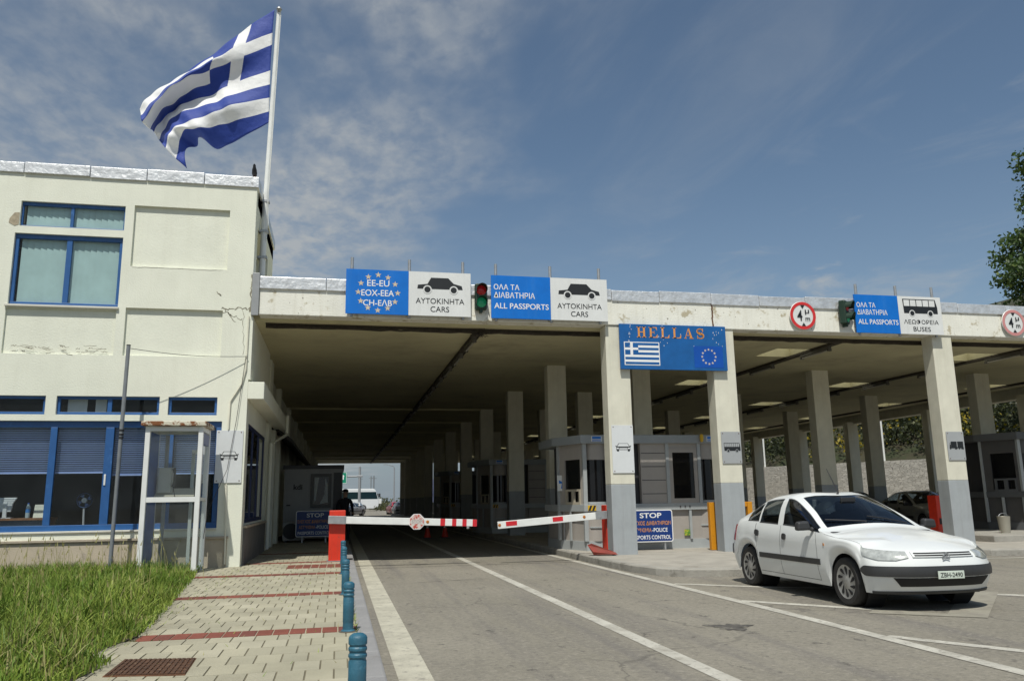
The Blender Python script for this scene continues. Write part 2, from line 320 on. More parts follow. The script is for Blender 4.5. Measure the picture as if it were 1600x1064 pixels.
    def build(s, name, m, parent=None, smooth=False, bevel=0, local=False, recalc=True):
        off = Vector((0, 0, 0)) if (local or parent is None) else wloc(parent)
        me = bpy.data.meshes.new(name); me.from_pydata([tuple(Vector(v)-off) for v in s.v], [], s.f)
        ms = m if isinstance(m, (list, tuple)) else [m]
        for x in ms: me.materials.append(x)
        me.polygons.foreach_set('material_index', s.mi)
        if recalc:
            bm = bmesh.new(); bm.from_mesh(me); bmesh.ops.recalc_face_normals(bm, faces=bm.faces); bm.to_mesh(me); bm.free()
        if smooth:
            me.polygons.foreach_set('use_smooth', [True]*len(me.polygons))
            try: me.set_sharp_from_angle(angle=R(smooth if smooth is not True else 40))
            except Exception: pass
        o = bpy.data.objects.new(name, me); COL.objects.link(o)
        if parent: o.parent = parent
        if bevel:
            b = o.modifiers.new('bevel', 'BEVEL'); b.width = bevel; b.segments = 2; b.limit_method = 'ANGLE'; b.angle_limit = R(50)
        me.update(); return o
def empty(name, loc=(0, 0, 0), rz=0):
    o = bpy.data.objects.new(name, None); COL.objects.link(o); o.location = loc; o.rotation_euler = (0, 0, rz); o.empty_display_size = .2; return o
def tag(o, label=None, cat=None, group=None, kind=None):
    if label: o['label'] = label
    if cat: o['category'] = cat
    if group: o['group'] = group
    if kind: o['kind'] = kind
    return o
def struct(o): o['kind'] = 'structure'; return o
def copy_tree(o, loc=None, rz=None, label=None, group=None, parent=None):
    c = o.copy(); COL.objects.link(c)
    if parent: c.parent = parent
    for ch in list(o.children): copy_tree(ch, parent=c)
    if loc is not None: c.location = loc
    if rz is not None: c.rotation_euler = (0, 0, rz)
    if label: c['label'] = label
    if group: c['group'] = group
    return c
_tc = {}
def text_geo(s, bold=0.0):
    k = (s, bold)
    if k in _tc: return _tc[k]
    cu = bpy.data.curves.new('t', 'FONT'); cu.body = s; cu.size = 1; cu.offset = bold; cu.resolution_u = 4
    o = bpy.data.objects.new('t', cu); COL.objects.link(o)
    bpy.context.view_layer.update()
    me = bpy.data.meshes.new_from_object(o.evaluated_get(bpy.context.evaluated_depsgraph_get()))
    vs = [tuple(v.co) for v in me.vertices]; fs = [tuple(p.vertices) for p in me.polygons]
    bpy.data.objects.remove(o); bpy.data.curves.remove(cu); bpy.data.meshes.remove(me)
    _tc[k] = (vs, fs); return vs, fs
def FY(y): return lambda a, b, d: (a, y-d, b)            # plane facing -Y, depth towards the viewer
def FYp(a, b, d): return (a, d, b)
def put_text(mb, s, a0, a1, b0, b1, fn, d=.004, bold=.012, mi=0):
    vs, fs = text_geo(s, bold)
    xs = [v[0] for v in vs]; ys = [v[1] for v in vs]
    sx = (a1-a0)/(max(xs)-min(xs)); sy = (b1-b0)/(max(ys)-min(ys))
    P = [(a0+(v[0]-min(xs))*sx, b0+(v[1]-min(ys))*sy) for v in vs]
    mb.add([fn(a, b, d) for a, b in P], fs, mi)
def star(mb, a, b, r, fn, d=.004, mi=0):
    pts = []
    for k in range(10):
        an = math.pi/2+k*math.pi/5; rr = r if k % 2 == 0 else r*.42; pts.append((a+rr*math.cos(an), b+rr*math.sin(an)))
    n = len(mb.v); c = fn(a, b, d)
    mb.add([c]+[fn(x, y, d) for x, y in pts], [(0, i+1, (i+1) % 10+1) for i in range(10)], mi)
def disc(mb, a, b, r, fn, d=.004, n=28, r2=0, mi=0):
    if r2:
        vs = [fn(a+r*math.cos(2*math.pi*k/n), b+r*math.sin(2*math.pi*k/n), d) for k in range(n)]+[fn(a+r2*math.cos(2*math.pi*k/n), b+r2*math.sin(2*math.pi*k/n), d) for k in range(n)]
        mb.add(vs, [(k, (k+1) % n, n+(k+1) % n, n+k) for k in range(n)], mi)
    else:
        mb.add([fn(a+r*math.cos(2*math.pi*k/n), b+r*math.sin(2*math.pi*k/n), d) for k in range(n)], [tuple(range(n))], mi)
def flat(mb, poly, fn, d=.004, mi=0): mb.add([fn(a, b, d) for a, b in poly], [tuple(range(len(poly)))], mi)
def rrect(a0, a1, b0, b1, r, n=5):
    pts = []
    for cx, cy, s in ((a1-r, b1-r, 0), (a0+r, b1-r, 90), (a0+r, b0+r, 180), (a1-r, b0+r, 270)):
        for k in range(n+1):
            an = R(s+90*k/n); pts.append((cx+r*math.cos(an), cy+r*math.sin(an)))
    return pts

# ================================================================== THE SETTING
SW = .14            # pavement and island height
o = MB().box(-900, 900, -400, 1800, -.6, -.02).build('ground', mat('dry_ground', (.17, .15, .10), .95, var=.3, vscale=.2)); struct(o)
o = MB().add([(-60, -60, 0), (32, -60, 0), (32, 260, 0), (-60, 260, 0)], [(0, 1, 2, 3)]).build('road', ASPHALT); struct(o)
# pavement with red bands, kerb stones
BANDS = (4.98, 8.12, 11.4, 14.66, 17.5, 20.7)
mb = MB(); mb.box(-2.6, .20, -8, 86, .004, SW-.006, 0); rr = random.Random(77)
y = 3.0; row = 0
while y < 30:
    h = .36
    band = next((b for b in BANDS if y < b+.30 and y+h > b), None)
    if band is not None and y < band: h = band-y
    elif band is not None: y = band+.335; continue
    if h < .05: y = band+.335; continue
    x = -2.6-(.10 if row % 2 else 0)
    while x < .20:
        a, b = max(x+.0065, -2.6), min(x+.20-.0065, .197)
        if b-a > .03:
            z = SW+rr.uniform(-.0012, .0012); mb.add([(a, y+.002, z), (b, y+.002, z), (b, y+h-.002, z), (a, y+h-.002, z), (a, y+.002, SW-.006), (b, y+.002, SW-.006), (b, y+h-.002, SW-.006), (a, y+h-.002, SW-.006)], [(0, 1, 2, 3), (0, 4, 5, 1), (1, 5, 6, 2), (2, 6, 7, 3), (3, 7, 4, 0)], rr.choice([1, 1, 1, 2, 2, 3]))
        x += .20
    y += h; row += 1
mb.box(-2.6, .197, 30, 86, SW-.006, SW, 1)
pv = lambda n, c: mat(n, c, .85, var=.20, vscale=1.3, bump=.35, bscale=45, spots=((.25, .22, .15), 2.2, .60, .75))
struct(mb.build('pavement', [mat('paver_joint', (.17, .15, .10), .95, var=.3), pv('paver_cream', (.385, .358, .262)), pv('paver_cream_dull', (.350, .326, .240)), pv('paver_cream_pale', (.41, .382, .285))]))
mb = MB()
y = -8
while y < 86:
    mb.box(.20, .36, y+.004, y+.994, .002, SW+.004); y += 1.0
struct(mb.build('kerb', KERBGREY, bevel=.02))
mb = MB()
redp = [mat('band_joint', (.40, .35, .26), .95), mat('red_paver', (.215, .062, .040), .85, var=.25, vscale=4, bump=.3), mat('red_paver_dull', (.18, .056, .040), .85, var=.25, vscale=4, bump=.3)]
def tiles(name, x0, x1, y0, ny, tw=.148, th=.335):
    mb = MB(); mb.box(x0, x1, y0, y0+th*ny, SW-.05, SW-.0045, 0)
    for j in range(ny):
        x = x0
        while x < x1-.02:
            mb.box(x+.006, min(x+tw-.006, x1), y0+j*th+.005, y0+(j+1)*th-.005, SW-.02, SW+.0015+rr.uniform(0, .0012), rr.choice([1, 1, 2])); x += tw
    struct(mb.build(name, redp))
for yb in BANDS: tiles('red_paving_band', -2.55 if yb > 9 else -1.75, .197, yb, 1)
tiles('red_paving_patch', -.92, .14, 16.05, 3, .148, .30)
# traffic islands
def island(poly, z=SW, kw=.16):
    cx = sum(p[0] for p in poly)/len(poly); cy = sum(p[1] for p in poly)/len(poly)
    n = len(poly); inn = []
    for i in range(n):
        a, b, c = Vector(poly[i-1]), Vector(poly[i]), Vector(poly[(i+1) % n])
        d = ((b-a).normalized()+(c-b).normalized()).normalized(); inn.append((b.x-d.y*kw, b.y+d.x*kw))
    k = MB(); fn = lambda a, b, d: (a, b, d)
    vs = [(*p, .001) for p in poly]+[(*p, z-.025) for p in poly]+[(p[0]*.88+q[0]*.12, p[1]*.88+q[1]*.12, z) for p, q in zip(poly, inn)]+[(*q, z) for q in inn]
    fs = [(l*n+i, l*n+(i+1) % n, (l+1)*n+(i+1) % n, (l+1)*n+i) for l in range(3) for i in range(n)]
    k.add(vs, fs); struct(k.build('island_kerb', CONCRETE))
    t = MB(); t.prism(inn, fn, .002, z-.004); struct(t.build('traffic_island', ISLAND))
nose = [(5.22, 84), (5.22, 30), (5.22, 17.5), (5.20, 15.6), (5.26, 14.5), (5.42, 13.75), (5.75, 13.3), (6.3, 13.08), (7.0, 13.0), (8.3, 13.0), (9.0, 13.15), (9.35, 13.7), (9.42, 15), (9.42, 30), (9.42, 84)]
island(nose)
island([(13.2, 84), (13.2, 17), (13.25, 15.9), (13.6, 15.3), (14.3, 15.05), (16, 15.0), (21, 15.0), (21.3, 16), (21.3, 84)])
struct(MB().box(15.6, 21.0, 17.4, 23, SW-.02, SW+.15).build('kiosk_platform', CONCRETE, bevel=.02))
# kerb joints of the near island: real gaps drawn as thin dark slots
# painted lines
def line(pts, w, m=LINE, z=.004):
    mb = MB(); pts = [Vector(p) for p in pts]; L_ = []; R_ = []
    for i, p in enumerate(pts):
        t = (pts[min(i+1, len(pts)-1)]-pts[max(i-1, 0)]).normalized(); nrm = Vector((-t.y, t.x))
        L_.append((*(p+nrm*w/2), z)); R_.append((*(p-nrm*w/2), z))
    n = len(pts)
    mb.add(L_+R_, [(i, i+1, n+i+1, n+i) for i in range(n-1)])
    return struct(mb.build('road_marking', m))
line([(.61, -6), (.61, 86)], .26, LINEYEL)
line([(2.84, -6), (2.84, 86)], .15)
line([(4.96, 0), (5.02, 6), (5.06, 9), (5.06, 13), (5.05, 20), (5.06, 84)], .15, LINE, .005)
line([(5.16, 12.35), (6.3, 11.35), (8.2, 10.4)], .16)
line([(5.1, 10.08), (6.1, 8.9), (6.42, 8.35)], .16)
line([(6.05, 8.72), (6.75, 8.05), (8.6, 9.95)], .42, mat('faded_patch_paint', (.31, .29, .235), .85, var=.2, vscale=3, bump=.3, spots=((.24, .22, .185), 5, .46, .62)), .0055)
line([(8.5, 9.62), (9.1, 9.0), (12, 6.0)], .18)
line([(5.12, 7.18), (5.75, 6.1), (7.2, 3.4)], .14)
line([(14.6, 14.6), (13.0, 14.75), (12.75, 17), (12.75, 84)], .14)
line([(14.6, 14.6), (20, 14.55)], .14)
line([(9.75, 14), (9.75, 84)], .12)
for k, (a, b) in enumerate([((1.1, 10.3), (1.35, 10.55)), ((1.45, 10.35), (1.7, 10.6))]):
    pass
mb = MB()
rr = random.Random(5)
poly = []
for t in range(46):
    a = 2*math.pi*t/46; q = 1+.28*math.sin(3*a+.6)+.20*math.sin(5*a+2)+.12*math.sin(11*a)+rr.uniform(-.10, .10); poly.append((4.0+.19*q*math.cos(a), 8.15+.20*q*math.sin(a)))
flat(mb, poly, lambda a, b, d: (a, b, d), .004)
struct(mb.build('oil_stain', mat('oil_stain', (.085, .078, .068), .75, var=.3, vscale=8, spots=((.19, .175, .15), 9, .50, .60))))
rr = random.Random(44)
def seam(pts, w0, name='road_joint'):
    mb = MB(); L_ = []; R_ = []
    for x, y in pts:
        w = w0*rr.uniform(.5, 1.3); L_.append((x, y-w, .0042)); R_.append((x, y+w, .0042))
    n = len(pts); mb.add(L_+R_, [(i, i+1, n+i+1, n+i) for i in range(n-1)]); struct(mb.build(name, bpy.data.materials['oil_stain']))
seam([(.36+i*.22, 17.35+rr.uniform(-.03, .03)) for i in range(22)], .018)
seam([(.8+i*.2, 13.9+.05*i+rr.uniform(-.05, .05)) for i in range(10)], .010, 'road_crack')
# lawn soil
lawn = [(-40, 2), (-1.78, 2), (-1.78, 6.4), (-1.70, 6.9), (-1.98, 7.4), (-1.78, 8.4), (-1.99, 10.7), (-2.34, 14.6), (-2.5, 15.7), (-40, 15.7)]
mb = MB(); mb.prism(lawn, lambda a, b, d: (a, b, d), .003, SW+.006); struct(mb.build('lawn_soil', mat('soil', (.07, .06, .035), .95, var=.4, vscale=6, bump=.5)))
mb = MB(); mb.box(-40, -2.6, 15.7, 17.2, .003, SW+.02); struct(mb.build('lawn_soil', bpy.data.materials['soil']))
# grass
def grass():
    rr = random.Random(3)
    V = []; F = []; MI = []
    def edge(y):
        pts = [(2, -1.76), (6.4, -1.76), (6.9, -1.66), (7.4, -1.95), (8.4, -1.76), (10.7, -1.95), (14.6, -2.3), (15.8, -2.45), (17, -2.5)]
        for (y0, x0), (y1, x1) in zip(pts, pts[1:]):
            if y0 <= y <= y1: return x0+(x1-x0)*(y-y0)/(y1-y0)
        return -2.4
    n = 0
    clump = [(rr.uniform(-12, -1.7), rr.uniform(4.5, 16.9), rr.uniform(.25, .8), rr.uniform(.75, 1.5)) for _ in range(170)]
    bias = [rr.uniform(-.40, .35) for _ in clump]; straw = [rr.random() < .16 for _ in clump]
    while n < 76000:
        y = 4.6+(16.9-4.6)*rr.random()**1.0; xl = max(-12, -.47*y-2.9)
        e = edge(y); x = e+.05-abs(rr.gauss(0, .05))-(e-xl)*rr.random()**1.15
        if y > 15.3 and rr.random() < .2: continue
        h = rr.uniform(.10, .29)*(1.12 if x < e-.5 else .80)
        bi = 0; sw = False
        for q_, (cx, cy, cr, ch) in enumerate(clump):
            if (x-cx)**2+(y-cy)**2 < cr*cr: h *= ch; bi = bias[q_]; sw = straw[q_]; break
        if x > e-.12: h *= .6
        if y > 12.5: h *= .72
        tall = rr.random()
        a = rr.random()*6.283; lean = abs(rr.gauss(.45, .35)); dx, dy = math.cos(a), math.sin(a); w = rr.uniform(.003, .0075)
        if tall < .006: h *= 1.7; w *= .5; lean *= .5
        wa = rr.random()*3.14159; wx, wy = math.cos(wa)*w, math.sin(wa)*w
        z0 = SW+.02; k = len(V)
        for t, ww in ((0, 1), (.45, .85), (.8, .5)):
            ox = dx*lean*h*t*t; oy = dy*lean*h*t*t; zz = z0+h*t*(1-.22*lean*t)
            V.append((x+ox-wx*ww, y+oy-wy*ww, zz)); V.append((x+ox+wx*ww, y+oy+wy*ww, zz))
        V.append((x+dx*lean*h, y+dy*lean*h, z0+h*(1-.3*lean)))
        mi = 0 if rr.random() < .58+bi else (1 if rr.random() < (.60 if sw else .93) else 2)
        if tall < .006: mi = 2
        F.extend([(k, k+1, k+3, k+2), (k+2, k+3, k+5, k+4), (k+4, k+5, k+6)]); MI.extend([mi]*3)
        if tall < .006 or (tall > .993 and h > .2):          # seed head
            tx, ty, tz = V[-1]; q = len(V)
            V.extend([(tx-.007, ty, tz-.05), (tx+.007, ty, tz-.05), (tx, ty, tz+.03), (tx, ty-.007, tz-.03), (tx, ty+.007, tz-.03)])
            F.extend([(q, q+1, q+2), (q+3, q+4, q+2)]); MI.extend([2, 2])
        n += 1
    for _ in range(260):                                     # dry seeding stalks by the wall and weeds in the paving joints
        if rr.random() < .55: x, y, h = rr.uniform(-9, -2.8), rr.uniform(15.2, 16.9), rr.uniform(.35, .75)
        else: x, y, h = rr.uniform(-8, -2.0), rr.uniform(6, 15), rr.uniform(.3, .5)
        a = rr.random()*6.28; k = len(V); lx, ly = math.cos(a)*h*.22, math.sin(a)*h*.22; w = .003
        V.extend([(x-w, y, SW), (x+w, y, SW), (x+lx*.4-w, y+ly*.4, SW+h*.6), (x+lx*.4+w, y+ly*.4, SW+h*.6), (x+lx, y+ly, SW+h), (x+lx-.010, y+ly, SW+h*.9), (x+lx+.010, y+ly, SW+h*.88), (x+lx*1.2, y+ly*1.2, SW+h*1.05)])
        F.extend([(k, k+1, k+3, k+2), (k+2, k+3, k+4), (k+5, k+6, k+7)]); MI.extend([2, 2, 2])
    for _ in range(900):
        yb = rr.choice(BANDS)+rr.choice((0, .335)) if rr.random() < .3 else rr.uniform(5, 17)
        x = rr.choice((.20, .20, -1.7-abs(rr.gauss(0, .1)))) if rr.random() < .75 else rr.uniform(-1.6, .2); h = rr.uniform(.012, .05); a = rr.random()*6.28; k = len(V); w = .004
        V.extend([(x-w, yb, SW-.005), (x+w, yb, SW-.005), (x+h*math.cos(a), yb+h*math.sin(a), SW+h*.8)]); F.append((k, k+1, k+2)); MI.append(rr.choice([0, 1, 2]))
    mb = MB(); mb.v = V; mb.f = F; mb.mi = MI
    def gm(name, c):
        m = mat(name, c, .55, var=.35, vscale=1.1, spec=.25); b = m.node_tree.nodes['Principled BSDF']
        return m
    o = mb.build('grass', [gm('grass_mid', (.125, .205, .026)), gm('grass_light', (.25, .315, .055)), gm('grass_straw', (.30, .28, .11))], recalc=False)
    tag(o, 'unmown green grass beside the cream pavement', 'grass', kind='stuff')
grass()

# ------------------------------------------------------------------ office building on the left
FYB = lambda a, b, d: (a, d, b)
bld = tag(empty('office_building', (-6, 17, 0)), 'cream two storey office building with blue framed windows left of the canopy', 'building')
W_up = [(-6.32, -4.39, 6.81, 7.33), (-6.38, -4.39, 5.21, 6.66), (-4.22, -2.36, 6.07, 7.36, .07), (-4.24, -2.40, 4.24, 5.21, .07), (-6.40, -4.41, 4.24, 5.14, .05),
        (-9.6, -7.65, 6.81, 7.33), (-9.6, -7.65, 5.21, 6.66)]
W_lo = [(-9.2, -5.54, 3.07, 3.43), (-5.35, -3.49, 3.07, 3.43), (-3.33, -2.41, 3.07, 3.43), (-9.2, -2.30, .88, 2.95)]
mb = MB(); mb.holed(-14, -1.84, SW-.1, 7.92, 17.0, 17.28, W_up+W_lo, FYB)
mb.holed(17.28, 21.4, 0, 7.92, -1.84, -2.1, [(17.5, 20.0, 5.5, 7.2), (17.45, 22.0-.75, .95, 2.95)], lambda a, b, d: (d, a, b))   # side wall
mb.box(-14, -2.1, 21.2, 21.4, 0, 7.92)
mb.box(-14, -1.84, 17.28, 21.4, 7.6, 7.9)
mb.box(-1.84, -1.80, 17.0, 21.4, 3.8, 5.1)
# tunnel side wall further back, with pilasters
mb.holed(21.4, 82, 0, 5.3, -2.1, -2.3, [(23.4, 25.2, .14, 2.9)], lambda a, b, d: (d, a, b))
wall = mb.build('wall', PLASTER, bld)
for y in (24.2, 26.2, 28.0, 33.6, 39.3, 45, 50.7, 56.4, 62.1, 67.8, 73.5, 79.2):
    MB().box(-2.1, -1.80 if y < 27 else -1.95, y, y+.5, SW, 5.1 if y > 27.9 else 3.4).build('pilaster', PLASTER, bld, bevel=.008)
mb = MB(); mb.box(-2.05, -1.82, 22.2, 23.0, SW, 5.1); mb.build('pilaster', PLASTER, bld, bevel=.01)
# plinth and coping
mb = MB(); mb.box(-14, -2.09, 16.96, 17.0, 0, .68); mb.build('plinth', PLINTH, bld)
mb = MB(); mb.box(-14, -2.07, 16.92, 17.03, .68, .725); mb.build('plinth_coping', PLCAP, bld, bevel=.006)
mb = MB(); mb.box(-1.84, -1.815, 17.3, 22.2, SW, .86); mb.build('plinth', DARKPL, bld)
mb = MB(); mb.box(-1.84, -1.76, 17.3, 22.2, .861, .91); mb.build('window_sill', PLCAP, bld, bevel=.006)
mb = MB(); mb.box(-6.42, -4.37, 16.95, 17.2, 5.165, 5.208); mb.build('window_sill', mat('pale_marble', (.62, .6, .53), .5), bld, bevel=.005)
mb = MB(); mb.box(-9.2, -2.30, 16.97, 17.2, .845, .878); mb.build('window_sill', bpy.data.materials['pale_marble'], bld, bevel=.005)
# foil roof edging
mb = MB(); x = -14
rr = random.Random(1)
for i, (a, b) in enumerate([(-14, -11.5), (-11.5, -9.1), (-9.1, -6.32), (-6.32, -5.1), (-5.1, -4.02), (-4.02, -2.9), (-2.9, -1.80)]):
    mb.box(a+.006, b-.006, 16.955+rr.uniform(-.006, .006), 17.3, 7.90+rr.uniform(-.012, .012), 8.13+rr.uniform(-.012, .012))
mb.box(-1.86, -1.80, 17.3, 21.45, 7.9, 8.12)
mb.build('roof_flashing', FOIL, bld, bevel=.008)
# cornice ledge along the canopy side, gutter pipe, dark awning
mb = MB(); mb.box(-1.84, -1.52, 17.0, 24.0, 3.40, 3.75); mb.build('cornice', PLASTER, bld, bevel=.012)
mb = MB(); mb.tube([(-1.48, 24.05, 3.8), (-1.48, 24.05, 3.25), (-1.74, 22.0, 2.85), (-1.74, 22.0, .2)], .045, 8); mb.build('drain_pipe', PLASTER, bld, smooth=True)
mb = MB(); mb.add([(-2.1, 24.2, 3.7), (-2.1, 47, 3.7), (-1.35, 47, 3.15), (-1.35, 24.2, 3.15), (-2.1, 24.2, 3.62), (-2.1, 47, 3.62), (-1.35, 47, 3.05), (-1.35, 24.2, 3.05)],
   [(0, 1, 2, 3), (4, 7, 6, 5), (3, 2, 6, 7), (0, 3, 7, 4), (1, 5, 6, 2), (0, 4, 5, 1)]); mb.build('awning', mat('dark_awning', (.03, .03, .03), .8), bld)
# interior rooms so that the windows look into something
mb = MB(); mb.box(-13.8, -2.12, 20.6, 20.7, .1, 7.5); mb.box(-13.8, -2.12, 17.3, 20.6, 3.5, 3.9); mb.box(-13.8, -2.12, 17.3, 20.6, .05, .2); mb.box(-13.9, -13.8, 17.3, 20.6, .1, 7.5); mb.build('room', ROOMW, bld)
# windows
def window(parent, x0, x1, z0, z1, mull=(), y=17.06, fw=.06, blind=None, top=None, fm=BLUEFR, gm=GLASS, dividerw=None):
    mb = MB(); t = top or fw
    mb.box(x0, x1, y, y+.06, z0, z0+fw); mb.box(x0, x1, y, y+.06, z1-t, z1); mb.box(x0, x0+fw, y+.002, y+.058, z0+fw, z1-t); mb.box(x1-fw, x1, y+.002, y+.058, z0+fw, z1-t)
    for a, b in mull: mb.box(a, b, y+.002, y+.058, z0+fw, z1-t)
    w = mb.build('window', fm, parent, bevel=.006)
    MB().box(x0+.02, x1-.02, y+.028, y+.034, z0+.02, z1-.02).build('pane', gm, w)
    return w
def vblind(w, x0, x1, z0, z1, y=17.14, m=BLINDUP, step=.115, seed=1):
    mb = MB(); x = x0; k = 0; rr = random.Random(seed)
    while x < x1:
        a = .35+.1*rr.random(); mb.add([(x, y, z0), (min(x+step*1.02, x1), y+.02, z0), (min(x+step*1.02, x1), y+.02, z1), (x, y, z1)], [(0, 1, 2, 3)]); x += step; k += 1
    mb.build('blind', m, w)
for dx in (0, -3.27):
    w = window(bld, -6.32+dx if not dx else -9.6, (-4.39 if not dx else -7.65), 6.81, 7.33, [(-5.42+dx*.98, -5.36+dx*.98)], fw=.035, top=.07); vblind(w, -6.32+dx+(.08), -4.39+dx, 6.8, 7.3)
    w = window(bld, -6.38+dx if not dx else -9.6, (-4.39 if not dx else -7.65), 5.21, 6.66, [(-5.44+dx*.98, -5.34+dx*.98)], fw=.07, top=.09); vblind(w, -6.28+dx, -4.39+dx, 5.2, 6.62)
for a, b, mm in ((-9.2, -5.54, [(-7.4, -7.3)]), (-5.35, -3.49, [(-4.45, -4.37)]), (-3.33, -2.41, [])):
    w = window(bld, a, b, 3.07, 3.43, mm, fw=.055)
MB().box(-5.2, -4.85, 17.2, 17.21, 3.1, 3.4).build('paper', mat('paper', (.55, .55, .52), .8), bld)
MB().box(-4.7, -4.5, 17.2, 17.21, 3.1, 3.4).build('paper', bpy.data.materials['paper'], bld)
w = window(bld, -9.2, -2.30, .88, 2.95, [(-7.6, -7.5), (-6.55, -6.45), (-5.42, -5.30), (-4.44, -4.29), (-3.32, -3.2)], fw=.11, top=.12)
mb = MB()
rr = random.Random(2)
for a, b, zb in ((-9.1, -7.6, 2.05), (-7.5, -6.5, 2.2), (-6.45, -5.42, 1.98), (-5.32, -4.42, 1.98), (-4.3, -3.3, 1.93), (-3.2, -2.4, 1.95)):
    z = 2.84
    while z > zb:
        mb.add([(a, 17.20, z), (b, 17.20, z), (b, 17.212, z-.030), (a, 17.212, z-.030)], [(0, 1, 2, 3)]); z -= .042
    mb.box(a, b, 17.20, 17.23, zb-.025, zb)
mb.build('venetian_blind', BLINDV, w)
MB().box(-4.41, -4.375, 17.045, 17.06, 1.72, 1.93).build('handle', WHITEPAINT, w, bevel=.006)
# side windows under the cornice
mb = MB(); mb.box(-1.89, -1.84, 17.45, 21.25, .95, 1.03); mb.box(-1.89, -1.84, 17.45, 21.25, 2.87, 2.95)
for a in (17.45, 18.5, 19.8, 21.13): mb.box(-1.888, -1.842, a, a+.12, 1.03, 2.87)
w2 = mb.build('window', DKBLUE, bld, bevel=.005); MB().box(-1.868, -1.862, 17.45, 21.25, .95, 2.95).build('pane', GLASSDK, w2)
MB().box(-2.35, -2.3, 17.9, 19.0, .95, 2.9).build('curtain', mat('pale_curtain', (.42, .41, .36), .8), bld)
MB().box(-2.16, -2.10, 23.4, 25.2, .14, 2.9).build('door', DKBLUE, bld)
CRACKM = mat('crack_grey', (.27, .25, .19), .9)
# crack lines and the spalled patch by the window
mb = MB(); rr = random.Random(9)
def crack(pts, w=.012):
    mb = MB()
    for (x0, z0), (x1, z1) in zip(pts, pts[1:]):
        d = Vector((x1-x0, z1-z0)); n = Vector((-d.y, d.x)).normalized()*w*rr.uniform(.4, 1)
        mb.add([(x0+n.x, 16.997, z0+n.y), (x0-n.x, 16.997, z0-n.y), (x1-n.x, 16.997, z1-n.y), (x1+n.x, 16.997, z1+n.y)], [(0, 1, 2, 3)])
    mb.build('crack', CRACKM, bld)
def walk(x0, z0, x1, z1, n, amp, w=.008):
    crack([(x0+(x1-x0)*i/n+rr.uniform(-amp, amp), z0+(z1-z0)*i/n+rr.uniform(-amp, amp)) for i in range(n+1)], w)
walk(-2.42, 5.25, -1.86, 5.27, 16, .035, .012); walk(-2.4, 5.2, -2.0, 5.02, 9, .03); walk(-2.35, 5.22, -2.15, 5.0, 9, .03); walk(-2.52, 5.58, -2.45, 5.52, 5, .03, .012)
walk(-2.0, 5.25, -1.95, 4.3, 12, .02, .006); walk(-4.2, 6.05, -2.45, 6.05, 14, .01, .005); walk(-1.87, 6.0, -1.86, 5.2, 14, .02, .018)
for _ in range(26):
    x, z = rr.uniform(-6.3, -4.6), rr.uniform(4.26, 4.42)
    walk(x, z, x+rr.uniform(.05, .25), z+rr.uniform(-.03, .03), 4, .015, .007)

mb = MB(); flat(mb, [(-6.50, 6.95), (-6.42, 7.07), (-6.33, 7.08), (-6.33, 6.83), (-6.40, 6.80), (-6.51, 6.86)], FY(16.997)); mb.build('spalled_patch', mat('bare_render', (.42, .36, .26), .95, var=.3, vscale=14), bld)

# ------------------------------------------------------------------ canopy with columns
can = tag(empty('canopy', (11, 17, 0)), 'long white concrete canopy on rows of grey footed columns over the lanes', 'canopy')
XR = 25.0
sky_x = [11.15, 16.9, 22.6]; sky_holes = []
for y0 in np.arange(19.0, 80, 5.65):
    for x0 in sky_x: sky_holes.append((x0, x0+1.05, y0, y0+1.15))
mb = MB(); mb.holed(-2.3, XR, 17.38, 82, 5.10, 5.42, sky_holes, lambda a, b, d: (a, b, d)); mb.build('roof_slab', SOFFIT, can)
for h in sky_holes: MB().add([(h[0]-.02, h[2]-.02, 5.44), (h[1]+.02, h[2]-.02, 5.44), (h[1]+.02, h[3]+.02, 5.44), (h[0]-.02, h[3]+.02, 5.44)], [(0, 1, 2, 3)]).build('skylight', SKYLIGHT, can)
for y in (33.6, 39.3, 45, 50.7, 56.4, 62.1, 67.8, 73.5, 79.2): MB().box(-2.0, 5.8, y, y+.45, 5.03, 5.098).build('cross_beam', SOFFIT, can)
mb = MB()
mb.box(-1.70, 8.385, 17.0, 17.38, 5.15, 5.73); mb.box(8.40, 19.9, 17.0, 17.38, 5.13, 5.73); mb.box(19.915, XR, 17.0, 17.38, 5.13, 5.73)
mb.build('fascia_beam', PEEL, can, bevel=.015)
mb = MB(); mb.box(XR-.3, XR+.1, 17.38, 82, 4.72, 5.7); mb.build('edge_beam', COLPAINT, can)
mb = MB(); rr = random.Random(4); x = -1.70
for b in (-.35, .9, 2.2, 3.4, 4.7, 5.95, 7.1, 8.38, 9.6, 10.8, 12.2, 13.6, 15, 16.4, 17.8, 19.2, 20.6, 22, 23.4, XR):
    mb.box(x, b-.008, 16.965+rr.uniform(-.012, .008), 17.45, 5.71+rr.uniform(-.02, .015), 5.96+rr.uniform(-.02, .02)); x = b
mb.build('roof_flashing', FOIL, can, bevel=.012)
mb = MB(); walk2 = []
rr = random.Random(6)
for i in range(11):
    z0, z1 = 5.14+i*.053, 5.14+(i+1)*.053
    xa = 8.39+rr.uniform(-.012, .012); mb.box(xa-.014, xa+.014, 16.990, 17.0, z0, z1)
mb.build('rust_streak', RUST, can)
def column():
    mb = MB(); mb.box(0, .55, 0, .38, 0, 1.60, 1); mb.box(.0, .55, .0, .38, 1.60, 5.12, 0)
    return mb
rows = [(5.78, 17.03), (8.35, 17.03), (14.2, 17.03), (20.0, 17.03)]
ys = [17.03, 22.3, 27.95, 33.7, 39.4, 45.1, 50.8, 56.5, 62.2, 67.9, 73.6, 79.3]
proto = None
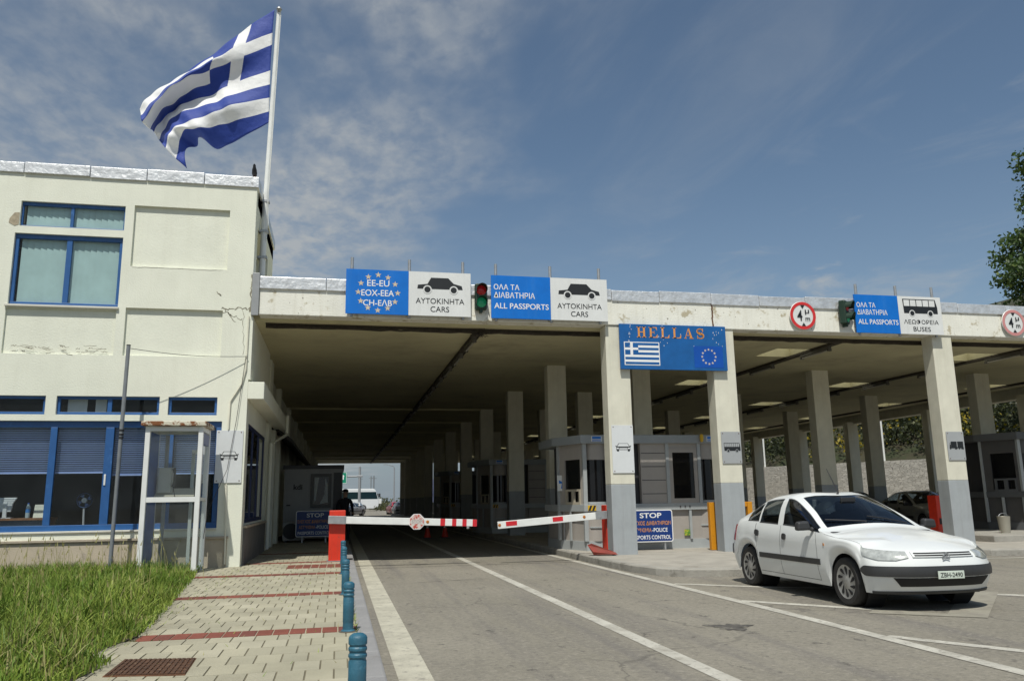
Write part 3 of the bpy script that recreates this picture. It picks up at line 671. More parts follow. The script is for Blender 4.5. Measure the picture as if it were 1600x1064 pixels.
for (x0, _) in rows:
    for i, y0 in enumerate(ys):
        if proto is None:
            proto = column().build('column', [COLPAINT, COLGREY], can, local=True, bevel=.012); c = proto
        else:
            c = proto.copy(); COL.objects.link(c); c.parent = can
        c.location = Vector((x0, y0, .02))-Vector((11, 17, 0))
for y0 in (18.9, 24.9, 30.0, 35.6, 40.1, 45, 50, 55, 60, 65, 70, 75, 80):
    c = proto.copy(); COL.objects.link(c); c.parent = can; c.location = Vector((24.35, y0, -.3))-Vector((11, 17, 0))
# cables and tube lamps under the canopy
mb = MB(); rr = random.Random(12)
for dz in (0, .035):
    x = -1.6; pts = []
    while x < 24: pts.append((x, 17.62+rr.uniform(-.01, .01), 5.02+dz+rr.uniform(-.012, .008))); x += .22
    mb.tube(pts, .022, 6)
mb.box(-1.6, 24, 17.55, 17.69, 5.075, 5.099)
o = mb.build('cable_tray', mat('dusty_brown_cable', (.055, .045, .032), .9, var=.4, vscale=14)); tag(o, 'brown cable run clipped under the front edge of the canopy', 'cable')
mb = MB(); rr = random.Random(13)
for _ in range(70):
    a = rr.random()*6.28; e = rr.uniform(-.5, .5); d = Vector((math.cos(a), math.sin(a)*.7, e)); mb.tube([(2.98, 17.62, 5.0), Vector((2.98, 17.62, 5.0))+d*rr.uniform(.1, .26)], .007, 4)
tag(mb.build('bird_nest', bpy.data.materials['dusty_brown_cable']), 'scruffy dark nest under the canopy below the first traffic light', 'nest')
for xc, lab in ((3.0, 'dark cable line running down the first car lane ceiling'), (12.15, 'dark cable line beside the nearest skylights'), (17.95, 'dark cable line under the ceiling beyond the bus lane'), (23.5, 'dark cable line near the outer edge of the canopy')):
    mb = MB(); mb.box(xc-.07, xc+.07, 17.7, 81, 5.04, 5.098); mb.tube([(xc+.11, 17.7, 5.06), (xc+.11, 81, 5.06)], .02, 6)
    tag(mb.build('cable_duct', bpy.data.materials['dusty_brown_cable']), lab, 'cable', 'cable lines along the canopy ceiling')
lampm = mat('tube_glass', (.48, .46, .40), .35); casem = mat('lamp_case', (.10, .095, .08), .6)
def tube_lamp():
    r = empty('tube_lamp'); MB().box(-.05, .05, 0, 1.3, .03, .10).build('casing', casem, r, local=True)
    mb = MB(); mb.tube([(0, .04, 0), (0, 1.26, 0)], .022, 8); mb.build('tube', lampm, r, local=True, smooth=True)
    MB().box(-.045, .045, -.02, .05, -.03, .03).build('end_cap', casem, r, local=True); MB().box(-.045, .045, 1.25, 1.32, -.03, .03).build('end_cap', casem, r, local=True)
    return r
tl = None
for xc, step, lab in ((3.0, 2.1, 'tube lamp in the long row over the first car lane'), (12.15, 2.8, 'tube lamp in the row beside the nearest skylights'), (17.95, 2.8, 'tube lamp in the row beyond the bus lane')):
    y = 18.2
    while y < 79:
        if tl is None: tl = tube_lamp(); t = tl
        else: t = copy_tree(tl)
        t.location = (xc, y, 4.94); tag(t, lab, 'lamp', lab.replace('tube lamp in the', 'tube lamps in the')); y += step

# ================================================================== THINGS ON THE FACADE
def car_side(mb, a0, a1, b0, b1, fn, mi=1, bg=0):
    """saloon pictogram: body with two wheels in ringed cut-outs"""
    w = a1-a0; h = b1-b0; X = lambda t: a0+t*w; Z = lambda t: b0+t*h
    body = [(0, .22), (.01, .48), (.22, .56), (.30, 1), (.68, 1), (.80, .62), (.98, .48), (1, .22)]
    flat(mb, [(X(a), Z(b)) for a, b in body], fn, .004, mi)
    for c in (.22, .80):
        disc(mb, X(c), Z(.17), .095*w, fn, .006, mi=bg); disc(mb, X(c), Z(.17), .068*w, fn, .008, mi=mi)
def bus_side(mb, a0, a1, b0, b1, fn, mi=1, bg=0, nw=5):
    w = a1-a0; h = b1-b0; X = lambda t: a0+t*w; Z = lambda t: b0+t*h
    flat(mb, [(X(.02), Z(.12)), (X(0), Z(1)), (X(.95), Z(1)), (X(1), Z(.5)), (X(1), Z(.12))], fn, .004, mi)
    for k in range(nw):
        x0 = .03+.92*k/nw; x1 = .03+.92*(k+1)/nw-.022
        flat(mb, [(X(x0), Z(.56)), (X(x1), Z(.56)), (X(min(x1, .94)), Z(.94)), (X(x0), Z(.94))], fn, .006, bg)
    for c in (.25, .78):
        disc(mb, X(c), Z(.12), .085*w, fn, .006, mi=bg); disc(mb, X(c), Z(.12), .062*w, fn, .008, mi=mi)
def car_front(mb, a, b, w, fn, mi=1, bg=0):
    """car seen head-on, line drawing with black bumper and tyres"""
    h = w*.5; X = lambda t: a+t*w; Z = lambda t: b+t*h
    flat(mb, [(X(-.42), Z(.12)), (X(-.30), Z(.52)), (X(.30), Z(.52)), (X(.42), Z(.12))], fn, .003, mi)
    flat(mb, [(X(-.375), Z(.14)), (X(-.275), Z(.47)), (X(.275), Z(.47)), (X(.375), Z(.14))], fn, .005, bg)
    flat(mb, [(X(-.46), Z(.16)), (X(-.46), Z(-.02)), (X(.46), Z(-.02)), (X(.46), Z(.16))], fn, .004, mi)
    for s in (-1, 1):
        flat(mb, [(X(s*.50), Z(.17)), (X(s*.50), Z(.24)), (X(s*.43), Z(.24)), (X(s*.43), Z(.17))], fn, .004, mi)
        flat(mb, [(X(s*.45), Z(-.02)), (X(s*.45), Z(-.30)), (X(s*.27), Z(-.30)), (X(s*.27), Z(-.02))], fn, .0035, mi)
        flat(mb, [(X(s*.43), Z(.0)), (X(s*.43), Z(-.17)), (X(s*.29), Z(-.17)), (X(s*.29), Z(.0))], fn, .006, bg)
        flat(mb, [(X(s*.41), Z(-.30)), (X(s*.41), Z(-.44)), (X(s*.28), Z(-.44)), (X(s*.28), Z(-.30))], fn, .004, mi)
    flat(mb, [(X(-.25), Z(-.27)), (X(-.25), Z(.0)), (X(.25), Z(.0)), (X(.25), Z(-.27))], fn, .004, mi)
    for k in range(3):
        flat(mb, [(X(-.24), Z(-.25+k*.085)), (X(-.24), Z(-.19+k*.085)), (X(.24), Z(-.19+k*.085)), (X(.24), Z(-.25+k*.085))], fn, .006, bg)
def overhead_sign(a0, am, a1, z0, z1, label, kind, blue_text):
    r = tag(empty('overhead_sign', ((a0+a1)/2, 16.9, z0)), label, 'sign')
    Y = 16.86; fn = FY(Y)
    p = MB().box(a0, am, Y, Y+.03, z0, z1).build('blue_panel', SIGNBLUE, r)
    q = MB().box(am+.003, a1, Y, Y+.03, z0, z1).build('white_panel', SIGNWHITE, r)
    for nm, drw in blue_text:
        mb = MB(); drw(mb, a0, am, z0, z1, fn); mb.build(nm, [LETWHITE, LETGOLD], p, recalc=False)
    mb = MB(); w = a1-am
    if kind == 'car': car_side(mb, am+.14*w, am+.87*w, z0+.54*(z1-z0), z0+.87*(z1-z0), fn, 1, 0)
    else: bus_side(mb, am+.11*w, am+.91*w, z0+.50*(z1-z0), z0+.93*(z1-z0), fn, 1, 0)
    if kind == 'car':
        put_text(mb, 'AYTOKINHTA', am+.115*w, a1-.105*w, z0+.275*(z1-z0), z0+.40*(z1-z0), fn, .004, .002, 1); put_text(mb, 'CARS', am+.35*w, a1-.35*w, z0+.09*(z1-z0), z0+.215*(z1-z0), fn, .004, .003, 1)
    else:
        put_text(mb, 'ΛΕΩΦΟΡΕΙΑ', am+.10*w, a1-.10*w, z0+.265*(z1-z0), z0+.385*(z1-z0), fn, .004, .003, 1); put_text(mb, 'BUSES', am+.30*w, a1-.30*w, z0+.075*(z1-z0), z0+.195*(z1-z0), fn, .004, .003, 1)
    mb.build('pictogram', [SIGNWHITE, LETBLACK], q, recalc=False)
    for x in (a0+.12, am+.02, a1-.16): MB().tube([(x, 16.93, z0-.05), (x, 16.93, z1+.27)], .033, 10).build('post', STEEL, r, smooth=True)
    return r
def eu_text(mb, a0, a1, b0, b1, fn):
    w = a1-a0; h = b1-b0
    put_text(mb, 'EE-EU', a0+.335*w, a0+.69*w, b0+.625*h, b0+.765*h, fn, .004, .008)
    put_text(mb, 'EOX-EEA', a0+.245*w, a0+.765*w, b0+.405*h, b0+.545*h, fn, .004, .008)
    put_text(mb, 'CH-EΛB', a0+.275*w, a0+.735*w, b0+.185*h, b0+.325*h, fn, .004, .008)
def eu_stars(mb, a0, a1, b0, b1, fn):
    w = a1-a0; h = b1-b0
    for k in range(12):
        an = math.pi/2+k*math.pi/6; star(mb, a0+.51*w+.315*w*math.cos(an), b0+.485*h+.40*h*math.sin(an), .052*w, fn, .004, 1)
def pass_text(mb, a0, a1, b0, b1, fn):
    w = a1-a0; h = b1-b0
    put_text(mb, 'ΟΛΑ ΤΑ', a0+.045*w, a0+.475*w, b0+.665*h, b0+.795*h, fn, .004, .009)
    put_text(mb, 'ΔΙΑΒΑΤΗΡΙΑ', a0+.045*w, a0+.735*w, b0+.475*h, b0+.61*h, fn, .004, .009)
def pass_text_latin(mb, a0, a1, b0, b1, fn):
    w = a1-a0; h = b1-b0
    put_text(mb, 'ALL PASSPORTS', a0+.05*w, a0+.965*w, b0+.225*h, b0+.355*h, fn, .004, .009)
overhead_sign(.05, 1.36, 2.70, 5.20, 6.165, 'blue and white overhead sign with ring of stars EE-EU and a saloon car', 'car', [('lettering', eu_text), ('star_ring', eu_stars)])
overhead_sign(3.15, 4.485, 5.80, 5.195, 6.155, 'overhead sign reading ALL PASSPORTS with a black saloon car and CARS', 'car', [('lettering', pass_text), ('lettering', pass_text_latin)])
overhead_sign(12.03, 13.22, 14.42, 5.115, 6.055, 'overhead sign reading ALL PASSPORTS with a black bus and BUSES', 'bus', [('lettering', pass_text), ('lettering', pass_text_latin)])

# big HELLAS board between the two front columns
r = tag(empty('country_sign', (7.36, 16.95, 4.14)), 'weathered blue board reading HELLAS with Greek flag and star ring between two columns', 'sign')
Y = 16.92; fn = FY(Y); a0, a1, b0, b1 = 6.08, 8.65, 4.14, 5.17
brd = MB().box(a0, a1, Y, Y+.06, b0, b1).build('board', HELBLUE, r, bevel=.004)
mb = MB()
def serif(mb, ch, x, z, w, h, fn, d=.004, mi=0):
    """bold serif capitals built from strokes"""
    X = lambda t: x+t*w; Z = lambda t: z+t*h
    def q(*p): flat(mb, [(X(a), Z(b)) for a, b in p], fn, d, mi)
    def rect(p, q_, s, t): q((p, s), (q_, s), (q_, t), (p, t))
    if ch in 'HLE':
        rect(.14, .33, .0, 1); rect(.03, .44, 0, .07); rect(.03, .44, .93, 1)
    if ch == 'H':
        rect(.67, .86, 0, 1); rect(.56, .97, 0, .07); rect(.56, .97, .93, 1); rect(.33, .67, .47, .55)
    if ch in 'LE':
        rect(.33, .90, 0, .075); q((.74, .075), (.90, .075), (.94, .32), (.89, .32))
    if ch == 'E':
        rect(.33, .87, .925, 1); q((.73, .925), (.87, .925), (.88, .70), (.84, .70)); rect(.33, .62, .47, .54); rect(.57, .62, .38, .63)
    if ch == 'A':
        q((.10, .04), (.17, .04), (.52, 1), (.45, 1)); q((.64, .04), (.88, .04), (.55, 1), (.42, 1)); rect(.24, .66, .27, .33); rect(.02, .28, 0, .06); rect(.55, .98, 0, .06)
    if ch == 'S':
        pts = []
        for i in range(25):
            t = i/24
            if t < .5: an = R(35+ (270-35)*t*2); pts.append((.48+.30*math.cos(an), .74+.21*math.sin(an)))
            else: an = R(90-(270-35+10)*(t-.5)*2); pts.append((.50+.32*math.cos(an), .27+.22*math.sin(an)))
        for i in range(24):
            (p, a), (q_, b) = pts[i], pts[i+1]; th = .035+.055*math.exp(-((i-12)/5)**2)
            dx, dz = (q_-p)*w, (b-a)*h; L_ = math.hypot(dx, dz) or 1; nx, nz = -dz/L_*th*w*1.35, dx/L_*th*w*1.35
            ex, ez = dx*.12, dz*.12
            mb.add([fn(X(p)+nx-ex, Z(a)+nz-ez, d), fn(X(p)-nx-ex, Z(a)-nz-ez, d), fn(X(q_)-nx+ex, Z(b)-nz+ez, d), fn(X(q_)+nx+ex, Z(b)+nz+ez, d)], [(0, 1, 2, 3)], mi)
        rect(.72, .80, .68, .98); rect(.16, .24, .02, .32)
for k, ch in enumerate('HELLAS'):
    serif(mb, ch, a0+.40+k*.285, b0+.725, .235, .245, fn)
mb.build('lettering', LETORANGE, brd, recalc=False)
def greek_flag_flat(mb, a0, a1, b0, b1, fn, w=0, bl=1):
    flat(mb, [(a0, b0), (a1, b0), (a1, b1), (a0, b1)], fn, .004, w); e = .02; a0 += e; a1 -= e; b0 += e; b1 -= e; s = (b1-b0)/9; c = 5*s*1.15
    for k in range(9):
        if k % 2 == 0:
            z1 = b1-k*s; flat(mb, [(a0 if k > 4 else a0+c, z1-s), (a1, z1-s), (a1, z1), (a0 if k > 4 else a0+c, z1)], fn, .006, bl)
    for i, j in ((0, 0), (1, 0), (0, 1), (1, 1)):
        x0 = a0 + (0 if i == 0 else c*.6); z1 = b1-(0 if j == 0 else 3*s); flat(mb, [(x0, z1-2*s), (x0+c*.4, z1-2*s), (x0+c*.4, z1), (x0, z1)], fn, .006, bl)
mb = MB(); greek_flag_flat(mb, a0+.09, a0+.93, b0+.09, b0+.62, fn); mb.build('flag_emblem', [LETWHITE, HELBLUE], brd, recalc=False)
mb = MB(); flat(mb, [(a0+1.76, b0+.06), (a1-.10, b0+.06), (a1-.10, b0+.56), (a0+1.76, b0+.56)], fn, .004, 0)
for k in range(12):
    an = math.pi/2+k*math.pi/6; star(mb, a0+2.12+.165*math.cos(an), b0+.315+.165*math.sin(an), .034, fn, .006, 1)
mb.build('star_ring', [mat('deep_blue', (.0, .075, .40), .45), mat('star_pale', (.62, .56, .50), .5)], brd, recalc=False)
mb = MB(); rr = random.Random(8)
for _ in range(34):
    x = a0+rr.choice([rr.gauss(2.33, .07), rr.gauss(.22, .02), rr.gauss(1.05, .05), rr.uniform(0, 2.5)]); z = b0+rr.uniform(.45, 1.0)
    if a0+.02 < x < a1-.04: flat(mb, [(x, z), (x+rr.uniform(.006, .016), z), (x+.008, z+rr.uniform(.01, .05)), (x, z+.02)], fn, .0065)
mb.build('paint_drip', LETWHITE, brd, recalc=False)

def round_sign(x, z, label, red):
    r = tag(empty('height_limit_sign', (x, 16.94, z)), label, 'sign'); fn = FY(16.93)
    mb = MB(); mb.lathe([(0, 16.955), (.335, 16.955), (.345, 16.945), (.335, 16.935), (0, 16.935)], (x, 0, z), 'Y', 40); d = mb.build('disc', SIGNWHITE, r, smooth=True)
    mb = MB(); disc(mb, x, z, .335, fn, .003, 40, .262, 0); mb.build('red_ring', red, d, recalc=False)
    mb = MB(); put_text(mb, '4', x-.155, x-.02, z-.125, z+.13, fn, .006, .012); put_text(mb, 'μ', x+.055, x+.165, z+.03, z+.145, fn, .006, .008); put_text(mb, 'm', x+.055, x+.175, z-.13, z-.045, fn, .006, .008)
    mb.build('lettering', LETBLACK, d, recalc=False)
    for s_ in (1, -1):
        mb = MB(); flat(mb, [(x-.055, z+s_*.255), (x+.055, z+s_*.255), (x, z+s_*.17)], fn, .006); mb.build('triangle', LETBLACK, d, recalc=False)
round_sign(10.68, 5.50, 'round 4 m height limit sign with bright red ring', mat('sign_red', (.62, .03, .03), .45, var=.1))
round_sign(16.55, 5.50, 'round 4 m height limit sign with faded pink ring', mat('faded_sign_red', (.60, .26, .25), .5, var=.12, vscale=8))

HOUS = mat('signal_housing', (.012, .035, .02), .45)
def traffic_light(x, z, rz, label):
    r = tag(empty('traffic_light', (x, 16.86, z), rz), label, 'traffic light')
    MB().box(-.13, .13, -.02, .14, -.29, .29).build('housing', HOUS, r, local=True, bevel=.03)
    for zz, m, nm in ((.135, emit_mat('signal_red', (.35, .01, .012), .10), 'red_lens'), (-.135, emit_mat('signal_green', (.01, .20, .09), .25), 'green_lens')):
        mb = MB(); mb.lathe([(.0, -.05), (.06, -.045), (.10, -.03), (.11, -.021)], (0, 0, zz), 'Y', 24); mb.build(nm, m, r, local=True, smooth=True)
        mb = MB(); n = 20; vs = []
        for k in range(n+1):
            a = R(-20)+R(220)*k/n
            for rad in (.118, .124):
                vs.append((rad*math.cos(a), -.02, zz+rad*math.sin(a))); vs.append((rad*math.cos(a)*.97, -.15-.05*math.sin(max(0, a)), zz+rad*math.sin(a)*.97))
        fs = []
        for k in range(n):
            b = k*4; c = b+4; fs += [(b, b+1, c+1, c), (b+2, c+2, c+3, b+3), (b+1, b+3, c+3, c+1)]
        mb.add(vs, fs); mb.build('visor', HOUS, r, local=True)
    MB().box(-.03, .03, .0, .12, -.35, -.28).build('bracket', HOUS, r, local=True)
    return r
traffic_light(2.93, 5.665, 0, 'traffic light between the two overhead car signs')
traffic_light(11.80, 5.60, R(38), 'turned traffic light at the left edge of the bus sign')
# light patch of paint behind the first traffic light
# metal plates on the columns and the office pier
def plate(name, x0, x1, z0, z1, y, label, m, draw):
    r = tag(empty(name, ((x0+x1)/2, y, z0)), label, 'sign'); p = MB().box(x0, x1, y-.012, y, z0, z1).build('plate', m, r, bevel=.002)
    mb = MB(); draw(mb, FY(y-.012)); mb.build('pictogram', [m, LETBLACK], p, recalc=False)
    mb = MB()
    for k, (x, z) in enumerate(((x0+.04, z0+.04), (x1-.04, z0+.04), (x0+.04, z1-.04), (x1-.04, z1-.04))):
        b = MB(); b.lathe([(0, -.006), (.010, -.005), (.012, 0)], (x, y-.012, z), 'Y', 10); b.build('screw', RUST, p)
WPL = mat('white_plate', (.66, .68, .69), .4, var=.05, vscale=4); GPL = mat('grey_plate', (.36, .375, .385), .45, var=.06, vscale=5)
plate('lane_plate', -2.385, -1.88, 1.74, 2.77, 16.99, 'white plate with car seen head on, on the office corner pier', WPL, lambda mb, fn: car_front(mb, -2.13, 2.26, .36, fn))
plate('lane_plate', 5.83, 6.325, 1.86, 2.90, 17.02, 'white plate with car seen head on, on the left front column', WPL, lambda mb, fn: car_front(mb, 6.085, 2.41, .36, fn))
plate('lane_plate', 8.42, 8.895, 2.05, 2.76, 17.02, 'grey plate with a black bus on the second front column', GPL, lambda mb, fn: bus_side(mb, 8.47, 8.87, 2.31, 2.51, fn, 1, 0, 8))
def truck_pic(mb, fn):
    for a, b in ((14.365, 14.525), (14.545, 14.705)): flat(mb, [(a, 2.40), (b, 2.40), (b, 2.535), (a, 2.535)], fn, .004, 1)
    flat(mb, [(14.325, 2.40), (14.362, 2.40), (14.362, 2.50), (14.335, 2.50)], fn, .004, 1); flat(mb, [(14.32, 2.375), (14.71, 2.375), (14.71, 2.40), (14.32, 2.40)], fn, .0045, 1)
    flat(mb, [(14.335, 2.46), (14.355, 2.46), (14.355, 2.49), (14.34, 2.49)], fn, .006, 0)
    for x in (14.345, 14.48, 14.51, 14.59, 14.66, 14.695): disc(mb, x, 2.365, .018, fn, .005, 14, mi=1)
plate('lane_plate', 14.27, 14.745, 2.09, 2.77, 17.02, 'grey plate with a black lorry and trailer on the third front column', GPL, truck_pic)

# ------------------------------------------------------------------ flag, pole, pigeon, corner trunking
r = tag(empty('flagpole', (-1.72, 17.9, 5.9)), 'tall white flagpole fixed to the right side of the office', 'flagpole')
MB().tube([(-1.76, 17.9, 6.0), (-1.745, 17.9, 7.95)], .07, 14).build('lower_pole', WHITEPAINT, r, smooth=True)
MB().tube([(-1.745, 17.9, 7.9), (-1.64, 17.9, 12.55), (-1.637, 17.9, 12.72)], [.062, .05, .05], 14).build('upper_pole', WHITEPAINT, r, smooth=True)
mb = MB(); mb.lathe([(0, .09), (.05, .07), (.065, .03), (.05, 0), (.03, -.02)], (-1.63, 17.84, 12.62), 'Z', 12); mb.build('finial', STEEL, r, smooth=True)
for z in (6.6, 7.2, 7.9): 
    mb = MB(); mb.box(-1.86, -1.66, 17.82, 17.98, z, z+.05); mb.build('clamp', STEEL, r)
MB().tube([(-1.70, 17.82, 7.0), (-1.66, 17.81, 7.4), (-1.69, 17.82, 7.9), (-1.585, 17.82, 12.5)], .008, 5).build('halyard', WHITEPAINT, r)
def pix(x, y, Y):       # photo coordinates of the flag's drawing onto its own hanging plane
    d = _f+_r*((x-800)/1267.65)-_u*((y-532)/1267.65); t = Y/d.y
    return d.x*t, CAM_H+d.z*t
def flag():
    us = [0, .185, .37, .53, .69, .85, 1.0]
    g = {0: [(1492, 55), (1330, 150), (1150, 272), (1000, 365), (885, 450), (812, 530), (775, 588)],
         1: [(1486, 115), (1318, 200), (1155, 300), (1010, 385), (895, 465), (815, 545), (768, 610)],
         2: [(1481, 180), (1300, 262), (1163, 340), (1040, 410), (925, 492), (838, 585), (782, 660)],
         3: [(1478, 245), (1290, 330), (1140, 385), (1030, 450), (935, 530), (860, 630), (800, 716)],
         4: [(1473, 313), (1275, 388), (1135, 432), (1020, 478), (945, 540), (872, 610), (826, 722)],
         5: [(1469, 384), (1262, 442), (1136, 497), (1005, 524), (930, 570), (868, 640), (834, 712)],
         6: [(1467, 460), (1262, 512), (1150, 560), (1020, 602), (935, 640), (885, 700), (862, 757)],
         7: [(1465, 532), (1270, 585), (1160, 632), (1050, 672), (960, 705), (925, 755), (908, 822)],
         8: [(1462, 607), (1285, 655), (1165, 695), (1075, 722), (1000, 722), (972, 785), (957, 866)],
         9: [(1460, 668), (1290, 745), (1175, 792), (1085, 742), (1062, 768), (1004, 815), (1012, 908)]}
    dep = {0: [0, .05, .15, .20, .15, .05, .0], 1: [0, .0, .05, .05, .0, -.1, -.12], 2: [0, -.08, -.10, -.10, -.15, -.22, -.25], 3: [0, -.05, .0, -.22, -.32, -.36, -.34],
           4: [0, .06, .14, .16, .12, -.05, -.15], 5: [0, .10, .16, .20, .22, .16, .05], 6: [0, .02, .02, .0, .02, .04, .0], 7: [0, -.10, -.12, -.15, -.12, -.12, -.10], 8: [0, .0, -.05, -.16, -.05, -.02, -.02], 9: [0, .12, .14, .0, .18, .05, .1]}
    def cr(p, t):
        n = len(p)-1; i = min(int(t), n-1); f = t-i; a = p[max(i-1, 0)]; b = p[i]; c = p[i+1]; d = p[min(i+2, n)]
        return b+.5*f*(c-a+f*(2*a-5*b+4*c-d+f*(3*(b-c)+d-a)))
    def P(u, v):
        j = next(k for k in range(6) if u <= us[k+1]+1e-9); tu = j+(u-us[j])/(us[j+1]-us[j])
        rows_ = []
        for k in range(10): rows_.append((cr([p[0] for p in g[k]], tu), cr([p[1] for p in g[k]], tu), cr(dep[k], tu)))
        x, y, d = (cr([q[i] for q in rows_], v) for i in range(3))
        d += .035*math.sin(v*3.1+u*9)*u+.022*math.sin(u*38+v*1.4)*min(1, u*4)
        Y = 17.9+d*1.25; X, Z = pix(x/3.478, y/3.478, 17.9)
        return (X+.0, Y, Z)
    S = 13.5; ub = sorted({0, 2/S, 3/S, 5/S, *[i/54 for i in range(55)]}); ub = [u for i, u in enumerate(ub) if i == 0 or u-ub[i-1] > 1e-4 or u in (2/S, 3/S, 5/S)]
    nv = 5; vb = [k/nv for k in range(9*nv+1)]
    mb = MB(); n = len(ub)
    vs = [P(u, v) for v in vb for u in ub]; fs = []; mi = []
    for j in range(len(vb)-1):
        st = int((vb[j]+vb[j+1])/2)
        for i in range(n-1):
            us_ = (ub[i]+ub[i+1])/2*S
            if st < 5 and us_ < 5: white = (st == 2) or (2 < us_ < 3)
            else: white = st % 2 == 1
            fs.append((j*n+i, j*n+i+1, (j+1)*n+i+1, (j+1)*n+i)); mi.append(1 if white else 0)
    mb.v = vs; mb.f = fs; mb.mi = mi
    def cloth(name, c):
        m = bpy.data.materials.new(name); m.use_nodes = True; nt = m.node_tree; N = nt.nodes; L = nt.links; b = N['Principled BSDF']
        b.inputs['Base Color'].default_value = (*c, 1); b.inputs['Roughness'].default_value = .65; b.inputs['Sheen Weight'].default_value = .2
        t = N.new('ShaderNodeBsdfTranslucent'); t.inputs[0].default_value = (*c, 1); mx = N.new('ShaderNodeMixShader'); mx.inputs[0].default_value = .14
        L.new(b.outputs[0], mx.inputs[1]); L.new(t.outputs[0], mx.inputs[2]); L.new(mx.outputs[0], N['Material Output'].inputs[0])
        tc = N.new('ShaderNodeTexCoord'); w = N.new('ShaderNodeTexNoise'); w.inputs['Scale'].default_value = 5; w.inputs['Detail'].default_value = 4; L.new(tc.outputs['Object'], w.inputs[0])
        bp = N.new('ShaderNodeBump'); bp.inputs['Strength'].default_value = .35; bp.inputs['Distance'].default_value = .06; L.new(w.outputs['Fac'], bp.inputs['Height']); L.new(bp.outputs[0], b.inputs['Normal']); return m
    o = mb.build('flag', [cloth('flag_blue', (.014, .050, .33)), cloth('flag_white', (.88, .88, .88))], smooth=180, recalc=False)
    s = o.modifiers.new('thickness', 'SOLIDIFY'); s.thickness = .006
    tag(o, 'blue and white striped Greek flag with a cross flying from the white pole', 'flag')
flag()
r = tag(empty('pigeon', (-1.92, 17.1, 8.13)), 'small dark pigeon perched on the office roof corner', 'bird')
mb = MB(); c = Vector((-1.92, 17.1, 8.13))
mb.tube([c+Vector(p) for p in ((.0, .16, .02), (.0, .08, .07), (.0, 0, .12), (.0, -.07, .18), (0, -.085, .235), (0, -.10, .27), (0, -.115, .29))], [.012, .035, .055, .048, .03, .03, .010], 10); mb.build('body', mat('pigeon_grey', (.018, .018, .022), .7), r, smooth=True)
MB().tube([c+Vector((0, -.115, .285)), c+Vector((0, -.15, .272))], [.012, .002], 6).build('beak', BLACK, r)
for s in (-1, 1): MB().tube([c+Vector((s*.02, 0, .08)), c+Vector((s*.022, -.01, 0))], .006, 5).build('leg', mat('bird_leg', (.25, .1, .08), .7), r)
o = MB().box(-1.845, -1.70, 16.94, 16.995, 5.12, 6.02).build('cable_trunking', mat('zinc_trunking', (.33, .34, .345), .5, .3, var=.1), bevel=.006); tag(o, 'grey vertical metal trunking at the joint of office and canopy', 'trunking')
mb = MB(); mb.tube([(-1.88, 16.975, 5.1), (-1.89, 16.975, 4.0), (-1.95, 16.975, 3.72), (-2.16, 16.975, 3.35), (-2.17, 16.975, 2.78)], .017, 6); mb.tube([(-2.16, 16.975, 1.73), (-2.12, 16.93, .75), (-2.11, 16.93, .2)], .017, 6)
tag(mb.build('conduit_pipe', COLPAINT, smooth=True), 'thin cream cable pipe running down the office corner pier', 'pipe')
# ------------------------------------------------------------------ street things on the pavement
def bollard(x, y, label):
    r = tag(empty('bollard', (x, y, SW)), label, 'bollard', 'teal bollards along the kerb')
    mb = MB(); mb.lathe([(0, 0), (.066, 0), (.066, .012), (.051, .022), (.049, .075), (.049, .083), (.051, .09), (.051, .30), (.047, .306), (.047, .316), (.053, .324), (.053, .336), (.047, .344), (.047, .352), (.053, .36), (.053, .372), (.047, .38), (.047, .386), (.053, .393), (.053, .425), (.047, .437), (.03, .449), (.0, .453)], (0, 0, 0), 'Z', 28)
    mb.build('post', BOLLARD, r, smooth=35, local=True)
    mb = MB(); mb.lathe([(0, -.01), (.085, -.01), (.085, .004), (.067, .008)], (0, 0, 0), 'Z', 20); mb.build('base_plate', mat('base_grime', (.1, .09, .07), .9) if 'base_grime' not in bpy.data.materials else bpy.data.materials['base_grime'], r, local=True)
for y, lab in ((4.95, 'nearest teal bollard cut by the bottom of the photo'), (8.12, 'second nearest teal bollard standing on a red paving band'), (11.3, 'third teal bollard from the bottom of the photo'), (14.5, 'fourth teal bollard, second from the red barrier post'), (16.9, 'farthest teal bollard in front of the red barrier post')):
    bollard(.12 if y > 6.5 else .13, y, lab)
r = tag(empty('drain_cover', (-1.32, 6.85, SW)), 'rusty iron drain cover set in the pavement beside the grass', 'drain cover')
mb = MB(); A = [(-1.60, 6.55), (-1.03, 6.44), (-1.06, 7.11), (-1.61, 7.22)]
mb.prism([(a*1.0, b) for a, b in A], lambda a, b, d: (a, b, d), SW-.02, SW+.004); mb.build('frame', RUST, r)
mb = MB()
for i in range(15):
    t0 = (i+.25)/15.0; t1 = (i+.85)/15.0
    l = lambda t: Vector(A[0]).lerp(Vector(A[1]), t); u2 = lambda t: Vector(A[3]).lerp(Vector(A[2]), t)
    p = [l(t0).lerp(u2(t0), .05), l(t1).lerp(u2(t1), .05), u2(t1).lerp(l(t1), .05), u2(t0).lerp(l(t0), .05)]
    mb.prism([(q.x, q.y) for q in p], lambda a, b, d: (a, b, d), SW+.003, SW+.012)
for i in range(6):
    t = (i+.5)/6; p, q = Vector(A[0]).lerp(Vector(A[3]), t), Vector(A[1]).lerp(Vector(A[2]), t); d = (q-p)*.03; w = Vector((0, .012))
    mb.prism([(*(p+d-w),), (*(q-d-w),), (*(q-d+w),), (*(p+d+w),)], lambda a, b, e: (a, b, e), SW+.003, SW+.010)
mb.build('grid', mat('dark_rust', (.10, .05, .028), .9, .1, var=.6, vscale=15, bump=.5, spots=((.20, .16, .10), 14, .62, .68)), r)
r = tag(empty('grey_post', (-4.0, 16.4, 0)), 'slim grey steel post in the grass before the office window', 'post')
